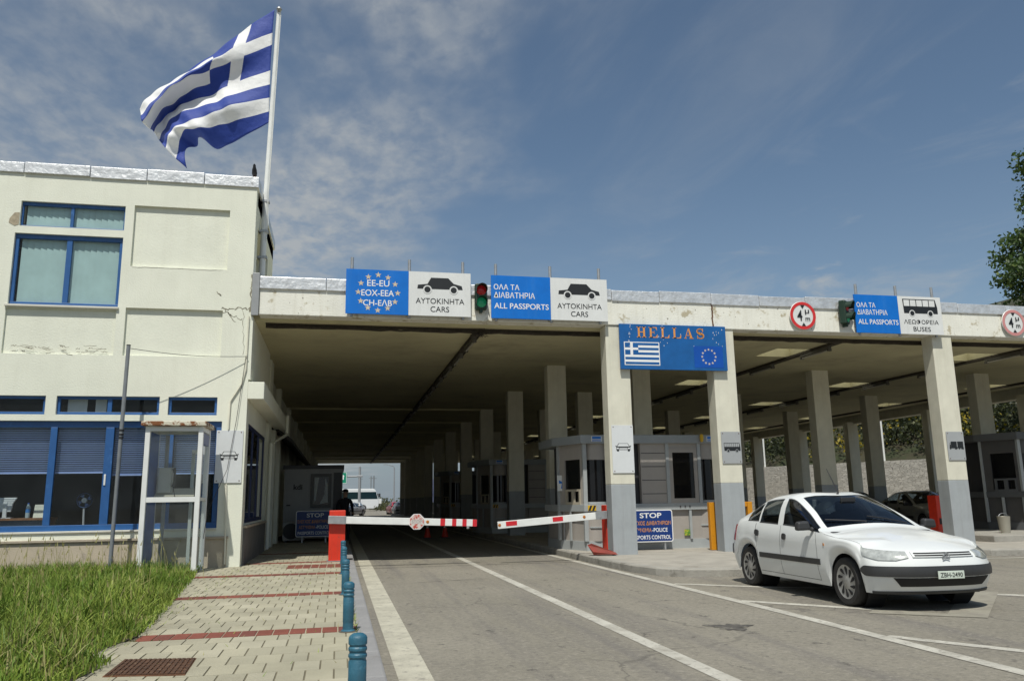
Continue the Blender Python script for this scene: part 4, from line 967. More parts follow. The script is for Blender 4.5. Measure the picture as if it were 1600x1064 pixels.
MB().tube([(-4.02, 16.4, 0), (-3.99, 16.4, 4.33)], .036, 12).build('pole', POLEGREY, r, smooth=True)
for z in (2.62, 2.70, 2.56): MB().tube([(-4.0, 16.4, z), (-4.0, 16.4, z+.035)], .042, 12).build('band', BLACK, r)
MB().tube([(-3.99, 16.4, 4.33), (-3.99, 16.4, 4.345)], .039, 12).build('cap', BLACK, r)
pts = []
for i in range(15):
    t = i/14; pts.append((-3.99+(2.13)*t, 16.4+.55*t, 4.28-.02*t-.06*math.sin(math.pi*t)))
pts2 = [(-1.9+(-2.5+1.9)*t, 16.97-.1*t, 4.27+(.9-4.27)*t) for t in (0, .25, .5, .75, 1)]
mb = MB(); mb.tube(pts, .006, 5); o = mb.build('wire', BLACK); tag(o, 'thin wire from the grey post to the office corner', 'wire')
mb = MB(); mb.tube([(-1.9, 16.96, 4.27), (-2.02, 16.95, 3.0), (-2.15, 16.94, 2.0), (-2.42, 16.6, 1.2), (-2.46, 16.5, .7)], .006, 5); o = mb.build('wire', BLACK); tag(o, 'thin wire hanging down the office corner pier behind the phone booth', 'wire')

# phone booth
r = tag(empty('phone_booth', (-2.95, 15.9, 0)), 'white framed glass phone booth with rusty roof in the grass', 'phone booth')
x0, x1, y0, y1, zt = -3.44, -2.46, 15.75, 16.62, 2.74
for (x, y) in ((x0, y0), (x1-.07, y0), (x0, y1-.07), (x1-.07, y1-.07)): MB().box(x, x+.085, y, y+.085, .0, zt).build('corner_post', WHITEPAINT, r, bevel=.006)
def rail(a, b, c, d, e, f): MB().box(a, b, c, d, e, f).build('rail', WHITEPAINT, r, bevel=.004)
rail(x0+.085, x1-.07, y0+.01, y0+.07, zt-.09, zt); rail(x0+.085, x1-.07, y0+.01, y0+.07, 1.38, 1.47); rail(x0+.085, x1-.07, y0+.01, y0+.06, .12, .18)
rail(x1-.06, x1+.005, y0+.085, y1-.07, zt-.09, zt); rail(x1-.06, x1+.0, y0+.085, y1-.07, 1.40, 1.46); rail(x1-.06, x1+.0, y0+.085, y1-.07, .14, .2)
rail(x0+.085, x1-.07, y1-.06, y1, zt-.09, zt); rail(x0, x0+.06, y0+.085, y1-.07, zt-.09, zt)
MB().box(x1-.30, x1-.24, y1-.05, y1, .1, 2.3).build('door_stile', mat('grey_stile', (.42, .45, .44), .5), r, bevel=.004)
MB().box(x1-.30, x1-.07, y1-.05, y1, 2.28, 2.36).build('door_rail', WHITEPAINT, r, bevel=.004)
mb = MB(); mb.box(x0-.07, x1+.07, y0-.07, y1+.07, zt+.002, zt+.085); mb.build('roof', RUSTWHITE, r, bevel=.012)
BG = glass_mat('booth_glass', (.95, .975, .97), .012, .015, .035, (.5, .52, .5))
for a, b, c, d, e, f in ((x0+.08, x1-.07, y0+.035, y0+.041, 1.46, zt-.08), (x0+.08, x1-.07, y0+.035, y0+.041, .17, 1.39), (x1-.03, x1-.024, y0+.08, y1-.06, 1.45, zt-.08), (x1-.03, x1-.024, y0+.08, y1-.06, .19, 1.41)):
    MB().box(a, b, c, d, e, f).build('pane', BG, r)
MB().box(x0+.07, x0+.09, y0+.09, y1-.08, .15, zt-.1).build('blue_side_panel', mat('booth_blue', (.03, .09, .33), .45, var=.2, vscale=4), r)
MB().box(x0+.20, x0+.26, y1-.06, y1, .1, zt-.1).build('phone_rail', mat('grey_rail', (.3, .31, .32), .5), r)
MB().box(x1-.02, x1+.008, y0+.12, y1-.12, zt-.32, zt-.12).build('blue_strip', NAVY, r)
ph = MB().box(x0+.14, x0+.38, y1-.26, y1-.06, 1.55, 2.02).build('telephone', mat('phone_grey', (.55, .53, .48), .5), r, bevel=.015)
mb = MB(); mb.tube([(x0+.42, y1-.28, 2.0), (x0+.44, y1-.28, 1.9), (x0+.44, y1-.28, 1.75), (x0+.42, y1-.28, 1.66)], [.035, .02, .02, .035], 8); mb.build('handset', BLACK, ph, smooth=True)
mb = MB(); mb.tube([(x0+.42, y1-.28, 1.66), (x0+.46, y1-.3, 1.5), (x0+.5, y1-.28, 1.4), (x0+.4, y1-.2, 1.52)], .008, 6); mb.build('cord', BLACK, ph)
mb = MB(); mb.add([(x0+.1, y1-.28, 1.50), (x0+.80, y1-.28, 1.50), (x0+.76, y1-.05, 1.64), (x0+.14, y1-.05, 1.64), (x0+.1, y1-.28, 1.48), (x0+.8, y1-.28, 1.48), (x0+.76, y1-.05, 1.62), (x0+.14, y1-.05, 1.62)], [(0, 1, 2, 3), (4, 7, 6, 5), (0, 4, 5, 1), (1, 5, 6, 2), (3, 7, 4, 0), (2, 6, 7, 3)]); mb.build('shelf', mat('shelf_beige', (.48, .44, .36), .5), r)
# desk things seen through the ground floor window
o = tag(empty('desk', (-6.1, 17.9, 0)), 'brown office desk behind the left ground floor window', 'desk')
MB().box(-6.75, -5.50, 17.45, 18.2, 1.09, 1.13).build('desk_top', mat('desk_wood', (.22, .10, .045), .5, var=.3, vscale=8), o); MB().box(-6.7, -5.52, 17.5, 17.53, .4, 1.088).build('front_panel', mat('desk_blue', (.05, .08, .12), .6), o)
for xx in (-6.7, -5.56): MB().box(xx, xx+.05, 17.56, 18.15, .2, 1.088).build('side_panel', bpy.data.materials['desk_wood'], o)
o = tag(empty('monitor', (-6.25, 17.62, 1.13)), 'white computer monitor seen from behind on the desk', 'monitor')
MW = mat('monitor_white', (.62, .62, .62), .4)
mb = MB(); mb.prism([(-6.46, 1.52), (-6.06, 1.52), (-6.13, 1.40), (-6.15, 1.25), (-6.36, 1.25), (-6.39, 1.40)], FY(17.62), 0, .05); mb.build('screen_back', MW, o, bevel=.01)
MB().box(-6.29, -6.22, 17.55, 17.6, 1.13, 1.44).build('stand', MW, o, bevel=.008); MB().box(-6.38, -6.14, 17.55, 17.72, 1.131, 1.145).build('foot', MW, o)
o = tag(empty('water_bottle', (-5.86, 17.6, 1.13)), 'clear water bottle with blue label on the desk', 'bottle')
mb = MB(); mb.lathe([(0, 0), (.04, 0), (.042, .1), (.038, .12), (.042, .15), (.04, .2), (.016, .26), (.016, .275), (0, .275)], (-5.86, 17.6, 1.132), 'Z', 14); mb.build('bottle_body', mat('pet_plastic', (.35, .42, .45), .2), o, smooth=True)
mb = MB(); mb.lathe([(.043, .1), (.043, .17)], (-5.86, 17.6, 1.132), 'Z', 14); mb.build('paper_band', mat('label_blue', (.05, .2, .5), .5), o); mb = MB(); mb.lathe([(.018, .262), (.018, .285), (0, .286)], (-5.86, 17.6, 1.132), 'Z', 10); mb.build('cap', mat('cap_blue', (.02, .1, .4), .5), o)
mb = MB(); mb.prism([(17.58, 1.132), (17.72, 1.132), (17.65, 1.38)], lambda a, b, d: (d, a, b), -5.76, -5.53); tag(mb.build('desk_calendar', mat('calendar_paper', (.62, .60, .50), .8)), 'pale folded desk calendar standing at the right of the desk', 'calendar')
o = tag(empty('desk_fan', (-4.95, 18.1, 1.1)), 'small blue desk fan behind the second ground floor window', 'fan')
mb = MB(); mb.lathe([(.14, -.03), (.15, 0), (.14, .03), (.13, 0)], (-4.95, 17.9, 1.45), 'Y', 20, closed=True); mb.build('cage', mat('fan_blue', (.10, .16, .34), .4), o, smooth=True); mb = MB(); mb.lathe([(0, -.04), (.05, -.03), (.05, .03), (0, .04)], (-4.95, 17.9, 1.45), 'Y', 14); mb.build('hub', MW, o)
for k in range(4):
    a = k*math.pi/2+.4; mb = MB(); mb.prism([(-4.95+.04*math.cos(a), 1.45+.04*math.sin(a)), (-4.95+.12*math.cos(a-.3), 1.45+.12*math.sin(a-.3)), (-4.95+.125*math.cos(a+.4), 1.45+.125*math.sin(a+.4))], FYp, 17.895, 17.9); mb.build('blade', bpy.data.materials['fan_blue'], o)
MB().tube([(-4.95, 17.9, 1.3), (-4.95, 17.95, .95)], .02, 8).build('stand', MW, o); MB().box(-5.4, -4.4, 17.7, 18.4, .2, .95).build('pedestal', mat('cabinet_grey', (.2, .2, .19), .6), o)

# ------------------------------------------------------------------ barriers
def stop_board(mb, a0, a1, b0, b1, fn):
    w = a1-a0; h = b1-b0
    put_text(mb, 'STOP', a0+.29*w, a0+.76*w, b0+.745*h, b0+.905*h, fn, .005, .02, 0)
    put_text(mb, 'ΕΛΕΓΧΟΣ ΔΙΑΒΑΤΗΡΙΩΝ', a0+.05*w, a0+.95*w, b0+.525*h, b0+.65*h, fn, .005, .012, 1)
    put_text(mb, 'ΑΣΤΥΝΟΜΙΑ', a0+.09*w, a0+.53*w, b0+.31*h, b0+.435*h, fn, .005, .012, 1); put_text(mb, '-POLICE', a0+.545*w, a0+.88*w, b0+.31*h, b0+.435*h, fn, .005, .015, 0)
    put_text(mb, 'PASSPORTS CONTROL', a0+.06*w, a0+.95*w, b0+.085*h, b0+.21*h, fn, .005, .015, 0)
def stop_sign(x0, x1, z0, z1, y, label):
    r = tag(empty('stop_sign', ((x0+x1)/2, y, SW)), label, 'sign')
    mb = MB(); mb.prism(rrect(x0, x1, z0, z1, .06), FYp, y-.02, y); p = mb.build('board', LETWHITE, r)
    mb = MB(); fn = FY(y-.02); flat(mb, rrect(x0+.022, x1-.022, z0+.022, z1-.022, .045), fn, .003, 2); stop_board(mb, x0, x1, z0, z1, fn); mb.build('lettering', [LETWHITE, LETORANGE, NAVY], p, recalc=False)
    for x in (x0+.2, x1-.2): MB().box(x-.02, x+.02, y+.002, y+.035, SW, z1-.1).build('leg', STEEL, r)
stop_sign(6.52, 7.66, .32, 1.05, 18.25, 'blue STOP passport control board at the foot of the near kiosk')
stop_sign(-1.25, -.15, .32, 1.10, 26.2, 'dark STOP board with pale border before the cabin in the shade')
r = tag(empty('boom_barrier', (0, 17.75, SW)), 'red boom barrier post with long white boom and small stop octagon', 'barrier')
MB().box(-.17, .16, 17.62, 17.95, SW, 1.17).build('cabinet', REDPAINT, r, bevel=.012); MB().box(-.20, .19, 17.6, 17.97, SW, SW+.02).build('base_plate', STEEL, r)
def boom(r, xa, za, xb, zb, y, h, blocks, clampw, lens):
    t = Vector((xb-xa, 0, zb-za)); L_ = t.length; t.normalize(); n = Vector((-t.z, 0, t.x)) if t.x > 0 else Vector((t.z, 0, -t.x))
    def P(a, b, d): p = Vector((xa, 0, za))+t*a+n*b; return (p.x, y-d, p.z)
    mb = MB(); mb.prism([(0, -h/2), (L_, -h/2), (L_, h/2), (0, h/2)], P, -.03, .03); b = mb.build('boom', WHITEPAINT, r, bevel=.006)
    for a0, a1, lo, hi in blocks:
        m2 = MB(); m2.prism([(a0, lo*h), (a1, lo*h), (a1, hi*h), (a0, hi*h)], P, .031, .034); m2.build('red_stripe', REDDECAL, b)
    m2 = MB(); m2.prism([(clampw[0], -h*.56), (clampw[1], -h*.56), (clampw[1], h*.56), (clampw[0], h*.56)], P, -.04, .045); m2.build('clamp', STEEL, b, bevel=.004)
    for a in lens:
        m2 = MB(); q = Vector(P(a, 0, .03)); m2.lathe([(0, -.012), (.028, -.008), (.034, 0)], q, 'Y', 14); m2.build('reflector', mat('amber', (.45, .16, .03), .3) if 'amber' not in bpy.data.materials else bpy.data.materials['amber'], b, smooth=True)
    return b, P
b, P = boom(r, -.19, .985, 2.91, .855, 17.55, .145, [(2.32, 2.42, -.5, .5), (2.57, 2.66, -.5, .5), (2.79, 2.88, -.5, .5), (3.01, 3.10, -.5, .5)], (0, .36), [2.05])
oc = MB(); c = P(1.82, .0, 0); pts = [(c[0]+.172*math.cos(R(22.5+45*k)), c[2]+.172*math.sin(R(22.5+45*k))) for k in range(8)]
oc.prism(pts, FYp, 17.49, 17.505); so = oc.build('stop_octagon', LETWHITE, b)
mb = MB(); fn = FY(17.49); pin = [(c[0]+.158*math.cos(R(22.5+45*k)), c[2]+.158*math.sin(R(22.5+45*k))) for k in range(8)]; flat(mb, pin, fn, .002, 0); flat(mb, [(c[0]-.12, c[2]-.045), (c[0]+.12, c[2]-.045), (c[0]+.12, c[2]+.045), (c[0]-.12, c[2]+.045)], fn, .003, 1); put_text(mb, 'STOP', c[0]-.105, c[0]+.105, c[2]-.035, c[2]+.035, fn, .005, .02, 2)
mb.build('lettering', [mat('peeled_red', (.50, .06, .04), .6, var=.2, vscale=20, spots=((.62, .56, .52), 16, .44, .52)), mat('peeled_white', (.60, .55, .52), .6), mat('faded_letter', (.42, .36, .34), .6)], so, recalc=False)
mb = MB(); mb.lathe([(0, 0), (.035, .02), (.03, .06), (0, .065)], (2.72, 17.55, .73), 'Z', 10); mb.build('tip_lamp', STEEL, b, smooth=True)
r = tag(empty('boom_barrier', (5.7, 17.3, SW)), 'red boom barrier behind the left front column with raised white boom', 'barrier')
MB().box(5.77, 6.05, 17.43, 17.75, SW, 1.18).build('cabinet', REDPAINT, r, bevel=.01)
boom(r, 5.76, .975, 3.33, .80, 17.36, .15, [(2.02, 2.26, -.22, .40), (1.0, 1.23, -.25, .38)], (.0, .26), [2.40, .52])
mb = MB(); mb.add([(5.32, 17.0, .16), (5.80, 16.82, .16), (5.82, 17.05, .2), (5.36, 17.25, .38), (5.22, 17.1, .36), (5.30, 16.96, .22)], [(0, 1, 5), (1, 2, 3, 4, 5), (0, 5, 4), (0, 4, 3, 2, 1)]); mb.build('tilted_cover', mat('faded_red', (.30, .05, .035), .7, var=.3, spots=((.2, .06, .04), 6, .5, .6)), r)
r = tag(empty('barrier_post', (15.05, 18.5, SW)), 'red barrier post beside the third front column', 'barrier')
MB().box(14.9, 15.2, 18.4, 18.7, SW, 1.27).build('cabinet', REDPAINT, r, bevel=.012); MB().box(14.88, 15.22, 18.38, 18.72, SW, SW+.02).build('base_plate', STEEL, r); MB().box(14.95, 15.0, 18.385, 18.40, .55, .7).build('lock', BLACK, r)
r = tag(empty('guard_rail', (8.8, 17.6, SW)), 'orange tubular guard rail beside the second front column', 'guard rail')
MB().box(8.30, 8.47, 17.58, 17.70, SW, 1.2).build('post', ORANGE, r, bevel=.01); MB().box(9.25, 9.37, 17.58, 17.70, SW, 1.2).build('post', ORANGE, r, bevel=.01); MB().box(8.47, 9.25, 17.60, 17.69, 1.09, 1.2).build('rail', ORANGE, r, bevel=.008)

# ------------------------------------------------------------------ kiosks
def kiosk(loc, rz, label, group=None, mirror=False):
    r = tag(empty('passport_kiosk', loc, rz), label, 'kiosk', group)
    B = lambda *a: MB().box(*a)
    P = lambda poly, z0, z1: MB().prism(poly, lambda a, b, d: (a, b, d), z0, z1)
    A = (0, 0); Bp = (-.36, 1.05); Cq = (-.36, 2.3); D = (3.56, 2.3); E = (3.56, .6); F_ = (3.30, 0)
    poly = [A, F_, E, D, Cq, Bp]
    ins = lambda k: [(.05*k, .05*k), (3.30-.03*k, .05*k), (3.56-.05*k, .6), (3.56-.05*k, 2.3-.05*k), (-.36+.05*k, 2.3-.05*k), (-.36+.05*k, 1.05+.02*k)]
    P(ins(.6), 0, .22).build('base', KGREY, r, local=True)
    P(ins(1.2), .22, .90).build('lower_wall', KBEIGE, r, local=True)
    P(ins(-.5), .90, 1.06).build('counter_band', KGREY, r, local=True, bevel=.006)
    rf = P([(-.08, -.08), (3.38, -.08), (3.72, .56), (3.72, 2.4), (-.50, 2.4), (-.50, 1.03)], 2.48, 2.68).build('roof', KFASC, r, local=True, bevel=.008)
    P(ins(4), 1.06, 2.48).build('inner_core', KDARK, r, local=True)
    # front wall: panelled bay, window bay, corner columns
    pb = B(1.42, 2.06, .0, .14, 1.06, 2.48).build('panel', KBEIGE, r, local=True)
    for z in (1.28, 1.60, 1.92, 2.24): B(1.44, 2.05, -.003, .0, z, z+.016).build('joint', KDARK, pb, local=True)
    B(1.42, 2.06, .02, .055, .22, .90).build('panel', KBEIGE, r, local=True)
    for x in (.78, 2.06, 2.88): B(x, x+.085, -.03, .1, 1.06, 2.48).build('mullion', KGREY, r, local=True, bevel=.004)
    B(2.60, 2.66, -.012, .05, .22, .90).build('mullion', KGREY, r, local=True)
    wt = B(2.145, 2.88, .0, .12, 2.36, 2.48).build('panel', KBEIGE, r, local=True)
    wf = MB(); wf.holed(2.145, 2.87, 1.06, 2.36, -.02, .04, [(2.235, 2.78, 1.17, 2.26)], FYB); w = wf.build('window', KBEIGE, r, local=True, bevel=.004)
    B(2.24, 2.78, .004, .01, 1.17, 2.26).build('pane', mat('kiosk_glass', (.006, .006, .007), .06) if 'kiosk_glass' not in bpy.data.materials else bpy.data.materials['kiosk_glass'], w, local=True)
    KG = bpy.data.materials['kiosk_glass']
    for i, x in enumerate((2.36, 2.48, 2.60)): B(x, x+.025, -.04, -.026, .96, 1.0).build('bolt', KDARK, r, local=True)
    # rounded glazed corners
    for cx, cy in ((.33, .30), (3.13, .30)):
        for z0, z1, m, rad in ((.22, .895, KBEIGE, .30), (1.065, 1.12, KGREY, .30), (1.12, 2.10, KG, .285), (2.10, 2.48, KBEIGE, .30)):
            mb = MB(); mb.lathe([(0, z0), (rad, z0), (rad, z1), (0, z1)], (cx, cy, 0), 'Z', 32); mb.build('corner_drum', m, r, smooth=35, local=True)
        mb = MB(); mb.lathe([(.30, .52), (.325, .52), (.325, .55), (.30, .55)], (cx, cy, 0), 'Z', 32); mb.build('drum_band', KGREY, r, smooth=35, local=True)
    B(-.02, .075, .0, .09, .22, 2.48).build('corner_post', KGREY, r, local=True, bevel=.004); B(3.45, 3.53, .5, .58, .22, 2.48).build('corner_post', KGREY, r, local=True, bevel=.004); B(.60, .68, -.02, .06, .22, .9).build('mullion', KGREY, r, local=True)
    # chamfered left wall with service window
    a, b = Vector(A), Vector(Bp); t = (b-a); L_ = t.length; t.normalize(); n = Vector((-t.y, t.x))
    if n.x > 0: n = -n
    def W(s, z, d): p = a+t*s+n*d; return (p.x, p.y, z)
    def slab(s0, s1, z0, z1, d0, d1, nm, m): return MB().prism([(s0, z0), (s1, z0), (s1, z1), (s0, z1)], W, d0, d1).build(nm, m, r, local=True)
    mb = MB(); mb.holed(.08, L_-.02, 1.06, 2.48, .0, -.06, [(.16, .82, 1.12, 2.12)], lambda p, q, d: W(p, q, d)); mb.build('side_wall', KBEIGE, r, local=True)
    slab(.16, .82, 1.12, 2.12, -.055, -.045, 'pane', KG)
    sw = mb = MB().holed(.16, .76, 1.06, 1.42, .03, -.02, [(.20, .40, 1.12, 1.37), (.50, .70, 1.12, 1.37)], lambda p, q, d: W(p, q, d)).build('service_hatch', mat('hatch_cream', (.42, .38, .30), .5) if 'hatch_cream' not in bpy.data.materials else bpy.data.materials['hatch_cream'], r, local=True)
    slab(.55, .62, .22, .9, .0, .03, 'mullion', KGREY); slab(1.03, 1.09, .22, 2.48, -.03, .04, 'corner_post', KGREY)
    # lamps and small blue plates on the fascia
    for x in (.80, 2.98):
        mb = MB(); mb.lathe([(0, -.12), (.035, -.10), (.05, 0), (.04, .06), (0, .09)], (x, -.12, 2.62), 'Z', 12); mb.build('beacon', YELLOW, r, smooth=True, local=True)
    for x in (.18, 3.12):
        p = B(x, x+.26, -.090, -.082, 2.52, 2.65).build('plate', SIGNWHITE, r, local=True); mb = MB(); mb.box(x+.02, x+.24, -.0925, -.0905, 2.585, 2.64)
        for k in range(2): mb.box(x+.02, x+.24, -.0925, -.0905, 2.53+k*.026, 2.545+k*.026)
        mb.build('print', SIGNBLUE, p, local=True)
    hz = MB().box(.06, .26, -.035, -.028, .92, 1.04).build('hazard_plate', YELLOW, r, local=True); mb = MB()
    for k in (0, 1): mb.prism([(.07+.09*k, .925), (.12+.09*k, .925), (.165+.09*k, 1.035), (.115+.09*k, 1.035)], FYp, -.038, -.036)
    mb.build('stripe', BLACK, hz, local=True)
    st = B(2.46, 2.60, .017, .02, .30, .44).build('sticker', mat('sticker_green', (.10, .30, .04), .5, var=.5, vscale=20, spots=((.5, .45, .05), 16, .5, .55)) if 'sticker_green' not in bpy.data.materials else bpy.data.materials['sticker_green'], r, local=True)
    return r
k0 = kiosk((5.66, 18.62, SW-.01), 0, 'grey and beige passport kiosk between the two nearest columns')
rr = random.Random(3)
for (x, y) in ((5.5, 29.9), (5.5, 41.3)):
    copy_tree(k0, (x, y, SW-.01), 0, 'shaded passport kiosk deeper under the canopy beside the first lane', 'shaded kiosks deep under the canopy')
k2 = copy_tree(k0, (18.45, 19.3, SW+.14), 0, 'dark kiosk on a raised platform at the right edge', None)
dw, dr = mat('shaded_kiosk_panel', (.085, .083, .082), .5), mat('shaded_kiosk_roof', (.10, .105, .11), .5)  # dark grey kiosk colours, deepened so the canopy's shade is in the paint
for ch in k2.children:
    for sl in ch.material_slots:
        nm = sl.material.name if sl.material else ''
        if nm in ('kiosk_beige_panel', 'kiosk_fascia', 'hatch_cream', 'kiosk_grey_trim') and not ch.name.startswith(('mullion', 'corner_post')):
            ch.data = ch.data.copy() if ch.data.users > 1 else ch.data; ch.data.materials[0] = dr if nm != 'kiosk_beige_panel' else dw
# pictogram sign on the kiosk corner
r = tag(empty('pictogram_sign', (5.35, 19.55, 1.5)), 'small blue and white sign with a seated officer on the kiosk corner', 'sign')
p = MB().box(5.24, 5.50, 19.50, 19.515, 1.52, 1.90).build('plate', SIGNWHITE, r, bevel=.003); mb = MB(); fn = FY(19.50)
disc(mb, 5.41, 1.80, .035, fn, .003, 14); flat(mb, [(5.33, 1.58), (5.45, 1.58), (5.46, 1.75), (5.36, 1.75)], fn, .003); flat(mb, [(5.28, 1.70), (5.36, 1.70), (5.36, 1.74), (5.28, 1.78)], fn, .004); flat(mb, [(5.44, 1.56), (5.48, 1.56), (5.48, 1.68), (5.44, 1.68)], fn, .004); mb.build('pictogram', SIGNBLUE, p, recalc=False)
MB().tube([(5.40, 19.53, SW), (5.40, 19.53, 1.6)], .015, 8).build('post', STEEL, r)
r = tag(empty('bucket', (17.68, 18.1, SW)), 'pale metal bucket standing by the right kiosk', 'bucket')
mb = MB(); mb.lathe([(0, 0), (.12, 0), (.15, .40), (.155, .42), (.14, .40), (.11, .02), (0, .02)], (16.85, 18.4, SW+.15), 'Z', 20); mb.build('pail', mat('tin', (.38, .36, .30), .5, .3), r, smooth=35)
mb = MB(); mb.tube([(16.85+.15*math.cos(t), 18.4, SW+.55+.1*math.sin(t)) for t in np.linspace(0, math.pi, 9)], .006, 5); mb.build('handle', STEEL, r)

# white cabin in the shade on the left pavement
r = tag(empty('cabin', (-.7, 27.5, SW)), 'pale ribbed site cabin with a window in the shade under the canopy', 'cabin')
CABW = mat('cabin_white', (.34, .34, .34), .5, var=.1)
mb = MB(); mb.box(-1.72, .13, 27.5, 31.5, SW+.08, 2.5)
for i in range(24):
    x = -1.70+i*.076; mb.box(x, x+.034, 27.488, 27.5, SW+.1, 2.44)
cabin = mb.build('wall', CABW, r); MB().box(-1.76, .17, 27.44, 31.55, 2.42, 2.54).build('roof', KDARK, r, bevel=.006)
mb = MB(); mb.holed(-.88, -.22, 1.18, 2.26, 27.44, 27.49, [(-.78, -.32, 1.28, 2.16)], FYB); w = mb.build('window', mat('cabin_frame', (.10, .10, .10), .5), r); MB().box(-.79, -.31, 27.465, 27.47, 1.27, 2.17).build('pane', bpy.data.materials['kiosk_glass'], w)
for a in ([(-.76, 2.14), (-.62, 2.14), (-.72, 1.4), (-.76, 1.32)], [(-.42, 2.14), (-.34, 1.9), (-.33, 1.35), (-.58, 1.30), (-.44, 1.6)]):
    mb = MB(); flat(mb, a, FY(27.465), .003); mb.build('curtain', mat('curtain_grey', (.50, .54, .54), .7) if 'curtain_grey' not in bpy.data.materials else bpy.data.materials['curtain_grey'], w)
mb = MB(); put_text(mb, 'kdi', -1.42, -1.14, 1.76, 1.93, FY(27.487), .003, .03); mb.build('lettering', BLACK, cabin, recalc=False)
MB().box(-1.62, -1.5, 27.45, 27.49, 1.25, 1.29).build('door_handle', BLACK, r); MB().box(-.16, .10, 27.47, 27.5, .3, 2.3).build('dark_panel', KDARK, r)
r = tag(empty('air_conditioner', (-1.35, 26.8, SW)), 'outdoor air conditioning unit with round fan on the shaded pavement', 'air conditioner')
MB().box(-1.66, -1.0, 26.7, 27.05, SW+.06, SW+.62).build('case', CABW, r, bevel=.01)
mb = MB(); mb.lathe([(0, 26.692), (.23, 26.692), (.24, 26.70)], (-1.42, 0, SW+.34), 'Y', 28); mb.build('fan_grille', BLACK, r)
for x in (-1.6, -1.1): MB().box(x, x+.05, 26.72, 27.03, SW, SW+.06).build('foot', KDARK, r)

# ================================================================== VEHICLES
CARWHITE = mat('car_white_paint', (.74, .76, .755), .28, var=.03, coat=.5)
CARGLASS = glass_mat('car_glass', (.42, .50, .56), .05, .01)
TRIM = mat('black_bumper', (.035, .036, .038), .5, var=.12, vscale=12)
TYRE = mat('tyre_rubber', (.025, .024, .023), .8, var=.3, vscale=14)
RIM = mat('silver_hubcap', (.42, .42, .41), .38, .5, var=.15, vscale=12, spots=((.18, .15, .12), 14, .60, .72))
LAMPG = mat('headlight_glass', (.52, .54, .52), .12, .25, var=.35, vscale=16, coat=1)
REDLAMP = mat('tail_lamp_red', (.25, .008, .012), .2, coat=.6)
GAPM = mat('panel_gap', (.03, .03, .03), .8)
# control grid: columns from nose to tail, rows from the sill to the centre line (x forward, y half width, z up)
CG = [
 [(1.97, 0, .20), (2.09, 0, .40), (2.07, 0, .56), (2.00, 0, .675), (1.75, 0, .775), (1.55, 0, .825)],
 [(1.93, .42, .20), (2.05, .45, .40), (2.03, .45, .56), (1.94, .45, .675), (1.70, .32, .775), (1.45, 0, .85)],
 [(1.78, .73, .20), (1.85, .775, .40), (1.82, .77, .56), (1.70, .735, .70), (1.52, .50, .80), (1.30, 0, .88)],
 [(1.60, .79, .20), (1.61, .84, .40), (1.59, .84, .58), (1.47, .80, .745), (1.35, .55, .84), (1.17, 0, .905)],
 [(1.27, .80, .20), (1.27, .85, .40), (1.27, .855, .60), (1.20, .815, .80), (1.12, .58, .88), (1.0, 0, .935)],
 [(.92, .80, .20), (.92, .85, .40), (.92, .855, .60), (.86, .825, .85), (.78, .71, .905), (.84, 0, .965)],
 [(.52, .80, .20), (.52, .85, .40), (.52, .855, .60), (.50, .828, .868), (.33, .635, 1.15), (.42, 0, 1.205)],
 [(.10, .80, .20), (.10, .85, .40), (.10, .855, .60), (.10, .828, .885), (-.12, .56, 1.345), (.0, 0, 1.395)],
 [(-.30, .80, .20), (-.30, .85, .40), (-.30, .855, .60), (-.30, .826, .90), (-.42, .555, 1.372), (-.35, 0, 1.418)],
 [(-.88, .80, .20), (-.88, .85, .40), (-.88, .852, .60), (-.88, .818, .92), (-.98, .545, 1.325), (-1.0, 0, 1.38)],
 [(-1.27, .80, .20), (-1.27, .845, .40), (-1.27, .845, .60), (-1.34, .80, .94), (-1.42, .55, 1.18), (-1.45, 0, 1.265)],
 [(-1.78, .76, .22), (-1.84, .80, .42), (-1.85, .79, .62), (-1.78, .74, .93), (-1.76, .60, 1.02), (-1.82, 0, 1.06)],
 [(-1.95, .45, .24), (-2.05, .50, .42), (-2.04, .49, .62), (-1.98, .46, .90), (-1.93, .40, .98), (-1.95, 0, 1.01)],
 [(-1.98, 0, .24), (-2.08, 0, .42), (-2.07, 0, .62), (-2.01, 0, .90), (-1.96, 0, .97), (-1.97, 0, 1.0)]]
LX = 1.0
for _c in CG:
    for _k, _p in enumerate(_c): _c[_k] = (_p[0], _p[1], _p[2] if _p[2] < .5 else .5+(_p[2]-.5)*.925)
WX = (1.27, -1.30)
def _cr(a, b, c, d, f): return b+.5*f*(c-a+f*(2*a-5*b+4*c-d+f*(3*(b-c)+d-a)))
